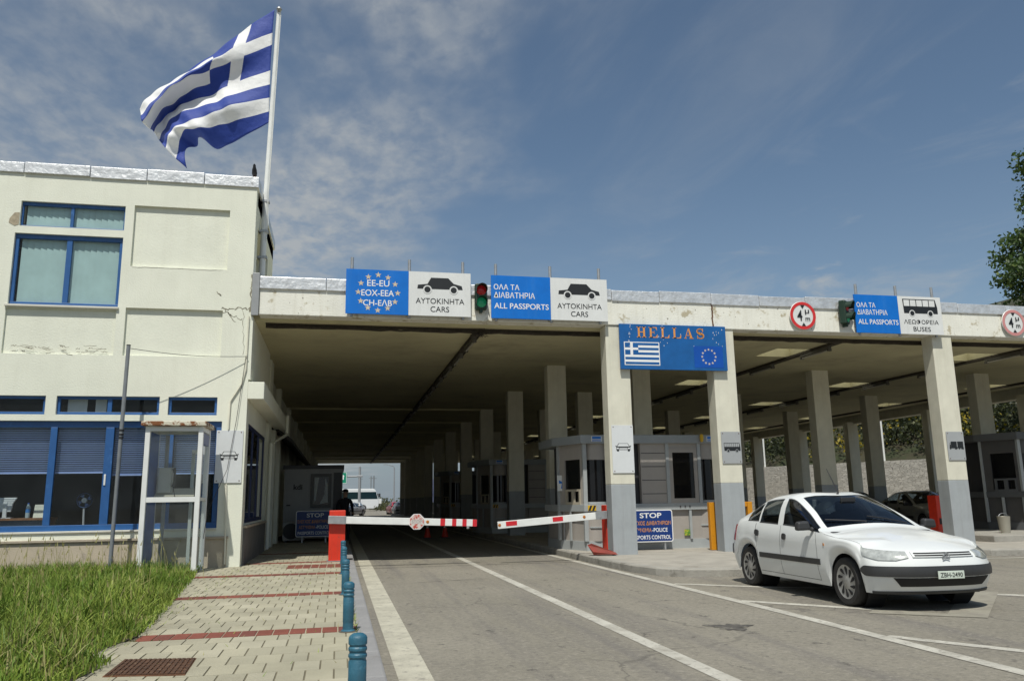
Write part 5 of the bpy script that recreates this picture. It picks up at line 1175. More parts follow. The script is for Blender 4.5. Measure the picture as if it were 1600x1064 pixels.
def car_P(u, v, s=1, off=0):
    def raw(u, v):
        nu = len(CG)-1; i = max(0, min(int(u), nu-1)); f = u-i
        def cc(k):
            if k < 0: return [np.array((p[0], -p[1], p[2])) for p in CG[1]]
            if k > nu: return [np.array((p[0], -p[1], p[2])) for p in CG[nu-1]]
            return [np.array(p, float) for p in CG[k]]
        A, B, C_, D = cc(i-1), cc(i), cc(i+1), cc(i+2)
        rows_ = [_cr(A[k], B[k], C_[k], D[k], f) for k in range(6)]
        j = max(0, min(int(v), 4)); g = v-j
        p0 = rows_[j-1] if j > 0 else 2*rows_[0]-rows_[1]
        p3 = rows_[j+2] if j < 4 else rows_[4]*np.array((1, -1, 1))
        p = _cr(p0, rows_[j], rows_[j+1], p3, g)
        for xw in WX:                       # wheel arches lift the lower edge
            dx = p[0]-xw; Ra = .345
            if abs(dx) < Ra and p[2] < .80 and p[1] > .4:
                zb = .275+math.sqrt(Ra*Ra-dx*dx); z0 = .20
                if zb > z0: p[2] = zb+(p[2]-z0)*(.80-zb)/(.80-z0)
        return p
    p = raw(u, v)
    if off:
        e = .01; du = raw(min(u+e, 13), v)-raw(max(u-e, 0), v); dv = raw(u, min(v+e, 5))-raw(u, max(v-e, 0)); n = np.cross(du, dv); L_ = np.linalg.norm(n)
        if L_ > 1e-9:
            n /= L_
            c = np.array((p[0], 0, .6))-p*np.array((1, 1, 1))
            if np.dot(n, np.array((p[0]*.25, p[1], (p[2]-.55)*.8))) < 0: n = -n
            p = p+n*off
    return (p[0]*LX, p[1]*s*.955, p[2])
WIN = [(5.22, 7.72, 3.16, 3.86), (8.06, 9.02, 3.16, 3.86), (9.12, 9.93, 3.2, 3.80)]     # side glass
WSH = (5.16, 6.86, 4.10); HAT = (9.5, 10.9, 4.14)
def car_body_mesh():
    us = set(); vs = set()
    for i in range(13):
        n = 8 if i in (2, 3, 4, 5, 9, 10, 11) else 5
        for k in range(n): us.add(round(i+k/n, 4))
    us.add(13.0)
    for j in range(5):
        for k in range(5): vs.add(round(j+k/5, 4))
    vs.add(5.0)
    for a, b, c, d in WIN: us |= {a, b}; vs |= {c, d}
    us |= {WSH[0], WSH[1], HAT[0], HAT[1]}; vs |= {WSH[2], HAT[2]}
    us = sorted(us); vs = sorted(vs); us = [u for i, u in enumerate(us) if i == 0 or u-us[i-1] > .004]; vs = [v for i, v in enumerate(vs) if i == 0 or v-vs[i-1] > .004]
    def glassy(u, v):
        for a, b, c, d in WIN:
            if a < u < b and c < v < d: return True
        return (WSH[0] < u < WSH[1] and v > WSH[2]) or (HAT[0] < u < HAT[1] and v > HAT[2])
    mb = MB()
    for s in (1, -1):
        n = len(us); base = [car_P(u, v, s) for v in vs for u in us]; fs = []
        for j in range(len(vs)-1):
            for i in range(n-1):
                if glassy((us[i]+us[i+1])/2, (vs[j]+vs[j+1])/2): continue
                f = (j*n+i, j*n+i+1, (j+1)*n+i+1, (j+1)*n+i); fs.append(f if s == 1 else tuple(reversed(f)))
        mb.add(base, fs)
    return mb
def weld(o, d=.0005):
    bm = bmesh.new(); bm.from_mesh(o.data); bmesh.ops.remove_doubles(bm, verts=bm.verts, dist=d); bmesh.ops.dissolve_degenerate(bm, edges=bm.edges, dist=1e-5); bmesh.ops.recalc_face_normals(bm, faces=bm.faces); bm.to_mesh(o.data); bm.free()
def patch(mb, u0, u1, v0, v1, s, off, nu=8, nv=4, shape=None, mi=0, skirt=True):
    """piece of the body surface raised by off; shape(a,b)->(a,b) reshapes the unit square"""
    vs = []; n = nu+1
    for j in range(nv+1):
        for i in range(n):
            a, b = i/nu, j/nv
            if shape: a, b = shape(a, b)
            vs.append(car_P(u0+(u1-u0)*a, v0+(v1-v0)*b, s, off))
    fs = [(j*n+i, j*n+i+1, (j+1)*n+i+1, (j+1)*n+i) for j in range(nv) for i in range(nu)]
    mb.add(vs, fs, mi)
    if skirt:
        ring = [(i, 0) for i in range(n)]+[(nu, j) for j in range(1, nv+1)]+[(i, nv) for i in range(nu-1, -1, -1)]+[(0, j) for j in range(nv-1, 0, -1)]
        b2 = []
        for i, j in ring:
            a, b = i/nu, j/nv
            if shape: a, b = shape(a, b)
            b2.append(car_P(u0+(u1-u0)*a, v0+(v1-v0)*b, s, -.01))
        k = len(mb.v); top = [mb.v[k-len(vs)+j*n+i] for i, j in ring]; m = len(ring)
        mb.add(top+b2, [(i, (i+1) % m, m+(i+1) % m, m+i) for i in range(m)], mi)
def make_car(label, loc, rz, paint, cat='car', group=None, detail=True):
    r = tag(empty('parked_car', loc, rz), label, cat, group)
    body = car_body_mesh().build('body', paint, r, local=True, recalc=False); weld(body)
    body.data.polygons.foreach_set('use_smooth', [True]*len(body.data.polygons))
    try: body.data.set_sharp_from_angle(angle=R(48))
    except Exception: pass
    def P(nm, m, *args, parent=None, both=False, **kw):
        for s in ((1, -1) if both else (kw.pop('s', 1),)):
            mb = MB(); patch(mb, *args[:4], s, args[4], **kw); o = mb.build(nm, m, parent or r, local=True, smooth=50)
        return o
    def sym(nm, m, u1, v0, v1, off, nu=10, nv=4, shape=None, u0=0.0, parent=None):      # piece crossing the centre line
        mb = MB()
        for s in (1, -1): patch(mb, u0, u1, v0, v1, s, off, nu, nv, shape)
        o = mb.build(nm, m, parent or r, local=True); weld(o, .001); o.data.polygons.foreach_set('use_smooth', [True]*len(o.data.polygons)); o.data.set_sharp_from_angle(angle=R(45)); return o
    # glass
    for s in (1, -1):
        for a, b, c, d in WIN:
            mb = MB(); patch(mb, a, b, c, d, s, -.006, 8, 4, skirt=False); mb.build('side_window', CARGLASS, r, local=True, smooth=True)
    for nm, (a, b, c) in (('windscreen', WSH), ('rear_window', HAT)):
        mb = MB()
        for s in (1, -1): patch(mb, a, b, c, 5.0, s, -.006, 8, 8, skirt=False)
        o = mb.build(nm, CARGLASS, r, local=True, smooth=True); weld(o, .002)
    # cabin inside
    mb = MB(); mb.box(-1.55, 1.0, -.70, .70, .22, .45); mb.box(.55, .95, -.70, .70, .45, .86); mb.build('dashboard', TRIM, r, local=True, bevel=.03)
    seat = mat('seat_cloth', (.05, .05, .055), .9) if 'seat_cloth' not in bpy.data.materials else bpy.data.materials['seat_cloth']
    for y in (-.36, .36):
        mb = MB(); mb.rbox((-.35, y, .78), (.16, .48, .62), Matrix.Rotation(R(-14), 3, 'Y')); mb.rbox((-.47, y, 1.15), (.10, .26, .16)); mb.rbox((-.1, y, .5), (.5, .48, .16)); mb.build('seat', seat, r, local=True, bevel=.04)
    mb = MB(); mb.rbox((-1.18, 0, .75), (.18, 1.25, .56), Matrix.Rotation(R(-16), 3, 'Y')); mb.build('rear_seat', seat, r, local=True, bevel=.05)
    mb = MB(); m3 = Matrix.Rotation(R(-62), 3, 'Y'); mb.tube([Vector((.33, .36, .86))+m3 @ Vector((.18*math.cos(t), .18*math.sin(t), 0)) for t in np.linspace(0, 2*math.pi, 21)], .016, 6); mb.build('steering_wheel', BLACK, r, local=True)
    MB().rbox((.22, 0, 1.25), (.03, .22, .07)).build('rear_view_mirror', BLACK, r, local=True, bevel=.01)
    # underside and wheel wells
    mb = MB(); mb.box(-1.95*LX, 1.9*LX, -.52, .52, .19, .24)
    for xw in WX:
        for s in (-1, 1): mb.lathe([(.335, s*.45), (.335, s*.70)], (xw*LX, 0, .285), 'Y', 24)
    mb.box(-.95, .92, -.72, .72, .205, .225)
    mb.build('underbody', DARK, r, local=True, recalc=False)
    # bumpers, strips, lamps
    sym('front_bumper', TRIM, 2.86, .98, 1.66, .014, 26, 5, lambda a, b: (a, .5+(b-.5)*(1-.75*max(0, (a-.86)/.14)**2)))
    sym('rear_bumper', TRIM, 13.0, 1.15, 1.9, .018, 20, 4, u0=11.02)
    sym('lower_grille', DARK, 1.5, .42, .90, .006, 12, 3, lambda a, b: (a*(1-.14*(1-b)), b))
    sym('front_lip', TRIM, 2.3, .0, .14, .012, 14, 2)
    sym('grille_frame', paint, .86, 2.42, 2.98, .016, 8, 3)
    for k in range(2): sym('grille_slot', DARK, .80, 2.50+k*.21, 2.62+k*.21, .019, 8, 2)
    for s in (1, -1):
        mb = MB(); patch(mb, .98, 2.46, 2.12, 3.0, s, .012, 12, 5, lambda a, b: (a, b*(1-.35*(1-a)*0)+(1-b)*(.30*(max(0, .25-a)/.25)+.32*max(0, a-.6)/.4))); mb.build('headlight', LAMPG, r, local=True, smooth=40)
        mb = MB(); patch(mb, 5.34, 8.95, 1.28, 1.66, s, .014, 22, 3); mb.build('rub_strip', TRIM, r, local=True, smooth=40)
        mb = MB(); patch(mb, 10.78, 11.35, 2.15, 2.95, s, .010, 6, 4); mb.build('tail_lamp', REDLAMP, r, local=True, smooth=40)
        for u in (5.50, 7.86): 
            mb = MB(); patch(mb, u, u+.016, .25, 3.12, s, .0012, 1, 16, skirt=False); mb.build('door_gap', GAPM, r, local=True)
        mb = MB(); patch(mb, 9.24, 9.262, 1.3, 3.1, s, .0012, 1, 12, lambda a, b: (a-9*(1-b)**2*.9, b), skirt=False); mb.build('door_gap', GAPM, r, local=True)
        mb = MB(); patch(mb, 5.5, 9.2, .27, .30, s, .0012, 24, 1, skirt=False); mb.build('door_gap', GAPM, r, local=True)
        for u in (7.45, 9.0):
            mb = MB(); patch(mb, u, u+.25, 2.55, 2.83, s, .016, 5, 3, lambda a, b: (a, .5+(b-.5)*(1-.4*abs(2*a-1)**3))); mb.build('door_handle', TRIM, r, local=True, smooth=40)
        mb = MB(); patch(mb, 5.0, 5.06, 2.4, 2.52, s, .008, 3, 3); mb.build('side_repeater', mat('amber_lens', (.4, .17, .05), .3) if 'amber_lens' not in bpy.data.materials else bpy.data.materials['amber_lens'], r, local=True)
        # window rubber
        for a, b, c, d in WIN:
            mb = MB()
            for (p, q, t, w) in ((a-.012, b+.012, c-.03, c+.01), (a-.012, b+.012, d-.012, d+.03)): patch(mb, p, q, t, w, s, .003, 10, 1, skirt=False)
            mb.build('window_rubber', TRIM, r, local=True)
        # mirror
        q = Vector(car_P(5.55, 3.18, s)); mb = MB(); mb.tube([q+Vector((-.02, s*.0, .0)), q+Vector((-.02, s*.05, .035))], .03, 8); n = [(0, 0), (.05, .075), (.10, .085), (.13, .06), (.145, 0)]
        c = q+Vector((-.06, s*.135, .06)); mb.prism([(-.10, -.055), (.10, -.06), (.085, .055), (-.075, .065)], lambda a_, b_, d_: (c.x+d_, c.y+s*a_, c.z+b_), -.045, .055); o = mb.build('mirror', TRIM, r, local=True, bevel=.028)
    mb = MB(); patch(mb, 4.75, 4.78, 4.05, 5.0, 1, .0, 1, 2, skirt=False)
    # bonnet gap
    for s in (1, -1):
        mb = MB(); patch(mb, 2.5, 4.95, 3.02, 3.045, s, .0015, 18, 1, lambda a, b: (a, b+(a-.0)*2), skirt=False); mb.build('bonnet_gap', GAPM, r, local=True)
    # badge, plate, wipers, aerial
    mb = MB()
    for k in range(2):
        z = .598+k*.036; x = 2.085*LX
        for s in (-1, 1): mb.add([(x, 0, z+.028), (x, 0, z+.008), (x-.006, s*.045, z-.022), (x-.006, s*.045, z-.004), (x+.006, 0, z+.028), (x+.006, 0, z+.008), (x, s*.045, z-.022), (x, s*.045, z-.004)], [(4, 5, 6, 7), (0, 3, 2, 1), (0, 4, 7, 3), (1, 2, 6, 5)])
    mb.build('badge', STEEL, r, local=True)
    xp = 2.125*LX+.012
    pl = MB().box(xp-.012, xp, -.165, .165, .372, .458).build('number_plate', mat('plate_pale', (.58, .64, .57), .4), r, local=True, bevel=.004)
    if detail:
        mb = MB(); put_text(mb, 'ZBH-2490', -.14, .14, .390, .440, lambda a, b, d: (xp+d, a, b), .002, .012); mb.build('lettering', LETBLACK, pl, local=True, recalc=False)
        for y0, y1, v in ((.52, -.02, 0), (-.10, -.58, 0)):
            mb = MB(); pts = []
            for t in np.linspace(0, 1, 6):
                y = y0+(y1-y0)*t; vv = 5-abs(y)/.71; p = car_P(5.22+.26*t, min(5, max(4.1, vv)), 1 if y > 0 else -1, .014); pts.append((p[0], y, p[2]))
            mb.tube(pts, .009, 5); mb.build('wiper', BLACK, r, local=True)
        p = Vector(car_P(7.05, 5, 1)); mb = MB(); mb.tube([p, p+Vector((.02, 0, .02)), p+Vector((-.23, 0, .36))], [.02, .012, .0035], 6); mb.build('aerial', BLACK, r, local=True)
    # wheels
    for xw in WX:
        for s in (1, -1):
            c = (xw*LX, s*.70, .287)
            mb = MB(); mb.lathe([(.20, -.085), (.262, -.09), (.281, -.07), (.287, -.03), (.287, .03), (.281, .07), (.262, .09), (.20, .085)], c, 'Y', 40, closed=True); w = mb.build('wheel', TYRE, r, local=True, smooth=50)
            ys_ = s
            mb = MB(); mb.lathe([(0, s*.078), (.05, s*.080), (.06, s*.074), (.15, s*.068), (.185, s*.074), (.205, s*.082), (.212, s*.076)], c, 'Y', 40); h = mb.build('hubcap', RIM, w, local=True, smooth=45)
            mb = MB()
            for k in range(10):
                a = 2*math.pi*k/10; pts = []
                for rad, da in ((.085, -.04), (.165, -.04+.22), (.182, .12+.20), (.165, .30+.16), (.10, .24)):
                    pts.append((c[0]+rad*math.cos(a+da), c[1]+s*(.0765), c[2]+rad*math.sin(a+da)))
                n0 = len(pts); mb.add(pts+[(p[0], p[1]-s*.012, p[2]) for p in pts], [tuple(range(n0))]+[(i, (i+1) % n0, n0+(i+1) % n0, n0+i) for i in range(n0)])
            mb.build('slots', DARK, h, local=True)
            mb = MB(); mb.lathe([(0, -s*.05), (.2, -s*.05)], c, 'Y', 24); mb.build('inner_disc', DARK, w, local=True)
    return r
car = make_car('white hatchback parked across the hatched lines before the kiosk island', (6.88, 10.42, 0), R(-92), CARWHITE)
def recolour(root, m):
    for ch in root.children:
        if ch.name.split('.')[0] in ('body', 'grille_frame'):
            ch.data = ch.data.copy(); ch.data.materials[0] = m
def paint(n, c): return mat(n, c, .3, var=.03, coat=.4)
def place_car(loc, rz, p, label, group=None):
    c = copy_tree(car, loc, rz, label, group)
    for ch in list(c.children):
        nm = ch.name.split('.')[0]
        if nm == 'number_plate':
            for g in list(ch.children): bpy.data.objects.remove(g)
        if nm == 'aerial': bpy.data.objects.remove(ch)
    recolour(c, p); return c
pd_, ps, pw, pr, pb, pg = paint('dark_car_paint', (.012, .012, .014)), paint('grey_car_paint', (.22, .22, .21)), paint('white_car_paint', (.6, .6, .6)), paint('red_car_paint', (.30, .02, .03)), paint('blue_car_paint', (.01, .025, .10)), paint('silver_car_paint', (.35, .37, .38))
place_car((18.6, 27.2, 0.06), R(-105), pd_, 'black car in the shade behind the roof of the white hatchback')
place_car((19.9, 25.2, 0.06), R(-100), ps, 'beige grey car in the shade left of the third front column')
place_car((22.2, 26.6, 0.0), R(-110), pw, 'pale car mostly hidden behind the third front column')

# ================================================================== FAR END OF THE TUNNEL AND THE RIGHT HAND SLOPE
place_car((1.25, 86, 0), R(60), pg, 'silver car parked nearest beyond the left side of the tunnel exit')
place_car((1.5, 97, 0), R(75), pb, 'dark blue car behind the silver one beyond the tunnel exit')
place_car((2.3, 106, 0), R(80), pw, 'white car parked beside the coach beyond the tunnel exit')
place_car((6.25, 84.5, 0), R(92), pg, 'grey car at the right edge of the tunnel exit')
place_car((6.15, 91.0, 0), R(95), pr, 'red car behind the grey one at the right edge of the exit')
def coach(loc, rz, label):
    r = tag(empty('coach', loc, rz), label, 'bus'); W = paint('coach_white', (.70, .72, .73))
    prof = [(-6, .35), (5.85, .35), (6.0, .9), (6.0, 1.5), (5.75, 2.6), (5.45, 3.28), (5.2, 3.45), (-5.8, 3.45), (-6, 3.2)]
    MB().prism(prof, lambda a, b, d: (a, d, b), -1.25, 1.25).build('body', W, r, local=True, bevel=.08)
    for s in (-1, 1):
        MB().prism([(-5.8, 1.85), (5.84, 1.85), (5.56, 2.95), (-5.8, 2.95)], lambda a, b, d: (a, d, b), s*1.245, s*1.262).build('side_glazing', mat('coach_glass', (.012, .03, .034), .12) if 'coach_glass' not in bpy.data.materials else bpy.data.materials['coach_glass'], r, local=True)
        MB().prism([(-3, 1.2), (1, 1.05), (3.5, 1.35), (1, 1.2)], lambda a, b, d: (a, d, b), s*1.248, s*1.258).build('blue_swoosh', mat('swoosh', (.1, .2, .45), .4) if 'swoosh' not in bpy.data.materials else bpy.data.materials['swoosh'], r, local=True)
        for x in (-3.6, 3.6):
            m = MB(); m.lathe([(.3, -.15), (.48, -.15), (.5, 0), (.48, .15), (.3, .15)], (x, s*1.13, .5), 'Y', 24); w = m.build('wheel', TYRE, r, local=True); m = MB(); m.lathe([(0, s*.16), (.28, s*.155), (.3, s*.14)], (x, s*1.13, .5), 'Y', 20); m.build('rim', RIM, w, local=True)
        MB().box(6.0, 6.25, s*1.3-.06, s*1.3+.06, 2.1, 2.7).build('mirror', BLACK, r, local=True, bevel=.02)
    MB().prism([(6.012, 1.5), (5.765, 2.6), (5.47, 3.25), (5.44, 3.25), (5.73, 2.6), (5.97, 1.5)], lambda a, b, d: (a, d, b), -1.15, 1.15).build('windscreen', bpy.data.materials['coach_glass'], r, local=True)
    return r
coach((.2, 133, 0), R(4), 'white coach seen from its side beyond the tunnel exit')
def lorry(loc, rz, label):
    r = tag(empty('lorry', loc, rz), label, 'lorry')
    MB().box(-6, 2.4, -1.25, 1.25, 1.2, 3.9).build('cargo_box', paint('lorry_blue', (.01, .06, .45)), r, local=True, bevel=.04)
    MB().prism([(2.6, .5), (4.7, .5), (4.7, 1.7), (4.45, 2.9), (2.6, 2.9)], lambda a, b, d: (a, d, b), -1.2, 1.2).build('cab', paint('lorry_orange', (.50, .18, .08)), r, local=True, bevel=.06)
    MB().prism([(4.715, 1.72), (4.47, 2.8), (4.43, 2.8), (4.68, 1.72)], lambda a, b, d: (a, d, b), -1.05, 1.05).build('windscreen', bpy.data.materials['coach_glass'], r, local=True)
    MB().box(-6, 4.6, -.9, .9, .6, 1.19).build('chassis', TRIM, r, local=True)
    for x in (-4.8, -3.6, 3.6):
        for s in (-1, 1): m = MB(); m.lathe([(0, -.16), (.48, -.15), (.5, 0), (.48, .15), (0, .16)], (x, s*1.05, .5), 'Y', 20); m.build('wheel', TYRE, r, local=True)
    return r
lorry((12.0, 92, 0), R(-90), 'blue box lorry with orange cab glimpsed between the far columns')
r = tag(empty('sign_gantry', (2.9, 118, 0)), 'green road sign on a grey cantilever mast beyond the exit', 'sign')
MB().tube([(2.9, 118, 0), (2.9, 118, 6.3)], [.22, .16], 12).build('mast', STEEL, r, smooth=True); MB().tube([(2.9, 118, 4.95), (.9, 118, 4.95)], .13, 10).build('arm', STEEL, r); MB().box(2.5, 3.3, 117.8, 118.2, 4.8, 5.1).build('joint', STEEL, r, bevel=.03)
p = MB().box(-1.9, 1.12, 117.7, 117.78, 3.95, 5.55).build('panel', mat('sign_green', (.0, .24, .14), .4), r); mb = MB(); fn = FY(117.7)
for a, b, c, d in ((-1.86, 1.08, 3.99, 4.04), (-1.86, 1.08, 5.46, 5.51), (1.03, 1.08, 4.04, 5.46), (-1.86, -1.81, 4.04, 5.46)): flat(mb, [(a, c), (b, c), (b, d), (a, d)], fn, .01)
flat(mb, [(.55, 4.5), (.7, 4.5), (.7, 4.95), (.8, 4.95), (.62, 5.2), (.45, 4.95), (.55, 4.95)], fn, .01); mb.build('arrow', LETWHITE, p, recalc=False)
r = tag(empty('street_lamp', (8.0, 122, 0)), 'tall thin street lamp beyond the right side of the exit', 'street lamp')
MB().tube([(8.0, 122, 0), (8.0, 122, 6.2), (7.9, 122, 6.5), (6.9, 122, 6.75)], [.12, .08, .07, .05], 8).build('pole', STEEL, r, smooth=True); MB().rbox((6.7, 122, 6.76), (.6, .22, .12)).build('lamp_head', STEEL, r)
for x, y, h in ((4.9, 190, 7), (7.6, 200, 7.5), (6.2, 150, 6)):
    r = tag(empty('utility_pole', (x, y, 0)), 'thin dark utility pole far beyond the coach', 'pole', 'utility poles far beyond the coach'); MB().tube([(x, y, 0), (x, y, h)], .12, 6).build('pole', POLEGREY, r); MB().box(x-.5, x+.5, y-.05, y+.05, h-.5, h-.4).build('crossarm', POLEGREY, r)
r = tag(empty('notice_board', (6.6, 140, 0)), 'small white board in the scrub beyond the coach', 'board'); MB().box(6.2, 7.1, 140, 140.06, 1.1, 1.9).build('panel', SIGNWHITE, r)
for x in (6.3, 6.95): MB().box(x, x+.06, 140.06, 140.12, 0, 1.8).build('leg', STEEL, r)
# leaf clouds
def leaves(mb, c, rad, n, size, rr, nm=3, flat_=1.0, shell=.55):
    for _ in range(n):
        while True:
            p = Vector((rr.uniform(-1, 1), rr.uniform(-1, 1), rr.uniform(-1, 1)))
            if p.length < 1: break
        p = p.normalized()*(shell+(1-shell)*rr.random()**.6)*rr.uniform(.6, 1.08) if rr.random() < .8 else p
        p = Vector((p.x*rad[0], p.y*rad[1], p.z*rad[2]))+c
        a = Vector((rr.gauss(0, 1), rr.gauss(0, 1), rr.gauss(0, .7))).normalized(); b = a.orthogonal().normalized(); b.rotate(Matrix.Rotation(rr.random()*6.28, 3, a)); s = size*rr.uniform(.6, 1.3)
        q = a.cross(b); mb.add([p-b*s*.6, p+q*s*.4, p+b*s*.7, p-q*s*.4], [(0, 1, 2, 3)], rr.choices(range(nm), [5, 3, 1.2][:nm])[0])
def leafmat(n, c, tr=.3):
    m = bpy.data.materials.new(n); m.use_nodes = True; nt = m.node_tree; N = nt.nodes; L = nt.links; b = N['Principled BSDF']; b.inputs['Base Color'].default_value = (*c, 1); b.inputs['Roughness'].default_value = .55
    t = N.new('ShaderNodeBsdfTranslucent'); t.inputs[0].default_value = (c[0]*1.2, c[1]*1.3, c[2], 1); mx = N.new('ShaderNodeMixShader'); mx.inputs[0].default_value = tr; L.new(b.outputs[0], mx.inputs[1]); L.new(t.outputs[0], mx.inputs[2]); L.new(mx.outputs[0], N['Material Output'].inputs[0]); return m
LF = [leafmat('leaf_dark', (.035, .070, .020)), leafmat('leaf_mid', (.07, .125, .032)), leafmat('leaf_light', (.13, .18, .045))]
SH = [leafmat('scrub_dark', (.020, .028, .010), .15), leafmat('scrub_mid', (.045, .055, .018), .15), leafmat('scrub_yellow', (.34, .26, .02)), leafmat('scrub_olive', (.09, .10, .02))]
BARK = mat('bark', (.10, .075, .05), .9, var=.4, vscale=6, bump=.6)
r = tag(empty('tree', (34.6, 30, 0)), 'tall dark green leafy tree rising behind the right end of the canopy', 'tree')
rr = random.Random(21)
mb = MB(); mb.tube([(34.5, 30, -.1), (34.4, 30, 5), (34.2, 30.1, 9), (34.4, 30, 13), (34.6, 30, 16.5)], [.42, .34, .27, .18, .06], 12)
cl = []
for k in range(165):
    z = rr.uniform(6, 17.8); w = 4.75*math.sin(math.pi*min(1, max(.12, (z-3.5)/15.3)))**.6; a = rr.random()*6.28; d = w*rr.uniform(.45, 1.0)
    c = Vector((34.6+d*math.cos(a), 30+d*math.sin(a), z)); cl.append(c)
    mb.tube([(34.4, 30, max(5, z-2.2)), Vector((34.4, 30, z-1.2)).lerp(c, .5), c], [.09, .06, .02], 5)
mb.build('trunk', BARK, r, smooth=True)
mb = MB()
for c in cl: leaves(mb, c, (.9, .9, .65), 210, .17, rr, shell=.2)
mb.build('crown', LF, r, recalc=False)
# stone wall and wooded slope behind the canopy
def stonewall():
    m, nt, b = new_mat('pale_stone_wall'); N = nt.nodes; L = nt.links; tc = N.new('ShaderNodeTexCoord'); mp = N.new('ShaderNodeMapping'); mp.inputs['Scale'].default_value = (2.4, 2.4, 6.5); L.new(tc.outputs['Object'], mp.inputs[0])
    v = N.new('ShaderNodeTexVoronoi'); v.feature = 'DISTANCE_TO_EDGE'; v.inputs['Scale'].default_value = 1.6; L.new(mp.outputs[0], v.inputs['Vector']); v2 = N.new('ShaderNodeTexVoronoi'); v2.inputs['Scale'].default_value = 1.6; L.new(mp.outputs[0], v2.inputs['Vector'])
    r_ = N.new('ShaderNodeMapRange'); r_.inputs['From Max'].default_value = .06; L.new(v.outputs['Distance'], r_.inputs['Value'])
    s = N.new('ShaderNodeMapRange'); L.new(v2.outputs['Color'], s.inputs['Value']); s.inputs['To Min'].default_value = .7; s.inputs['To Max'].default_value = 1.15
    sc = N.new('ShaderNodeVectorMath'); sc.operation = 'SCALE'; sc.inputs[0].default_value = (.53, .505, .455); L.new(s.outputs[0], sc.inputs['Scale'])
    mx = N.new('ShaderNodeMix'); mx.data_type = 'RGBA'; L.new(r_.outputs[0], mx.inputs[0]); mx.inputs[6].default_value = (.34, .31, .27, 1); L.new(sc.outputs[0], mx.inputs[7]); L.new(mx.outputs[2], b.inputs['Base Color']); b.inputs['Roughness'].default_value = .9
    bp = N.new('ShaderNodeBump'); bp.inputs['Strength'].default_value = .8; bp.inputs['Distance'].default_value = .05; L.new(r_.outputs[0], bp.inputs['Height']); L.new(bp.outputs[0], b.inputs['Normal']); return m
def wx(y): return 34.5-(min(y, 56)-37.5)*.37
Yw = [8, 20, 30, 40, 48, 56, 70, 90, 116]; mb = MB(); n = len(Yw); vs = []
for dx, z in ((0, -.1), (0, 3.15), (.6, 3.15), (.6, -.1)): vs += [(wx(y)+dx, y, z+(.003*y if z > 0 else 0)) for y in Yw]
mb.add(vs, [(k*n+i, k*n+i+1, ((k+1) % 4)*n+i+1, ((k+1) % 4)*n+i) for k in range(4) for i in range(n-1)]+[(0, n, 2*n, 3*n), (n-1, 4*n-1, 3*n-1, 2*n-1)]); w = mb.build('retaining_wall', stonewall()); tag(w, 'pale stone retaining wall seen between the columns at right', 'wall')
mb = MB(); rr = random.Random(31); nx, ny = 14, 30; vs = []
for j in range(ny+1):
    for i in range(nx+1):
        y = 8+j*4.1; x = wx(y)+.4+i*4.2; q = i*4.2; vs.append((x, y, 2.75+.003*y+q*.52*(1-.004*q)+rr.uniform(-.3, .3)*(i > 0)))
mb.add(vs, [(j*(nx+1)+i, j*(nx+1)+i+1, (j+1)*(nx+1)+i+1, (j+1)*(nx+1)+i) for j in range(ny) for i in range(nx)]); struct(mb.build('hillside', mat('hill_earth', (.045, .04, .022), .95, var=.4, vscale=.6, spots=((.03, .04, .014), .5, .45, .6)), smooth=60))
mb = MB(); rr = random.Random(33)
for k in range(620):
    y = rr.uniform(12, 122); q = 1.3+abs(rr.gauss(0, 5.5)); x = wx(y)+.4+q; g = 2.75+q*.5; s = rr.uniform(.9, 2.0)
    q = MB(); leaves(q, Vector((x, y, g+s*.7)), (s, s*1.1, s*.95), 170 if y < 75 else 80, .18 if y < 75 else .28, rr, shell=.3)
    yel = rr.random() < .11
    mb.add(q.v, q.f); mb.mi[-len(q.f):] = [(rr.choice([2, 2, 3, 1]) if yel else (0 if m == 0 else (1 if rr.random() < .8 else 3))) for m in q.mi]
tag(mb.build('hillside_scrub', SH, recalc=False), 'dark scrub with yellow flowers covering the slope above the stone wall', 'scrub', kind='stuff')
mb = MB(); rr = random.Random(35)
for k in range(170):
    x = rr.uniform(6.0, 60) if k > 50 else rr.uniform(5.8, 11); y = rr.uniform(128, 175); s = rr.uniform(.5, 1.3)*(1.4 if x > 12 else 1); leaves(mb, Vector((x, y, s*.6)), (s*1.5, s, s*.8), 50, .22, rr, shell=.3)
for k in range(160):
    x = rr.uniform(-60, 110); y = rr.uniform(205, 300); s = rr.uniform(1, 2.6); leaves(mb, Vector((x, y, s*.6)), (s*1.8, s, s*.8), 45, .5, rr, shell=.3)
tag(mb.build('far_scrub', [SH[1], leafmat('dry_scrub', (.16, .15, .06)), SH[0]], recalc=False), 'low green and dry scrub beyond the far end of the road', 'scrub', kind='stuff')
for y, h in ((52.6, 7.6), (50.6, 7.6), (44.0, 7.0)):
    x = wx(y)+.3
    r = tag(empty('white_pole', (x, y, 3.2)), 'slim white pole standing on the stone wall before the scrub', 'pole', 'slim white poles on the stone wall'); MB().tube([(x, y, 3.1), (x, y, h)], .06, 8).build('pole', WHITEPAINT, r); MB().tube([(x, y, h), (x, y, h+.06)], .09, 8).build('cap', STEEL, r)
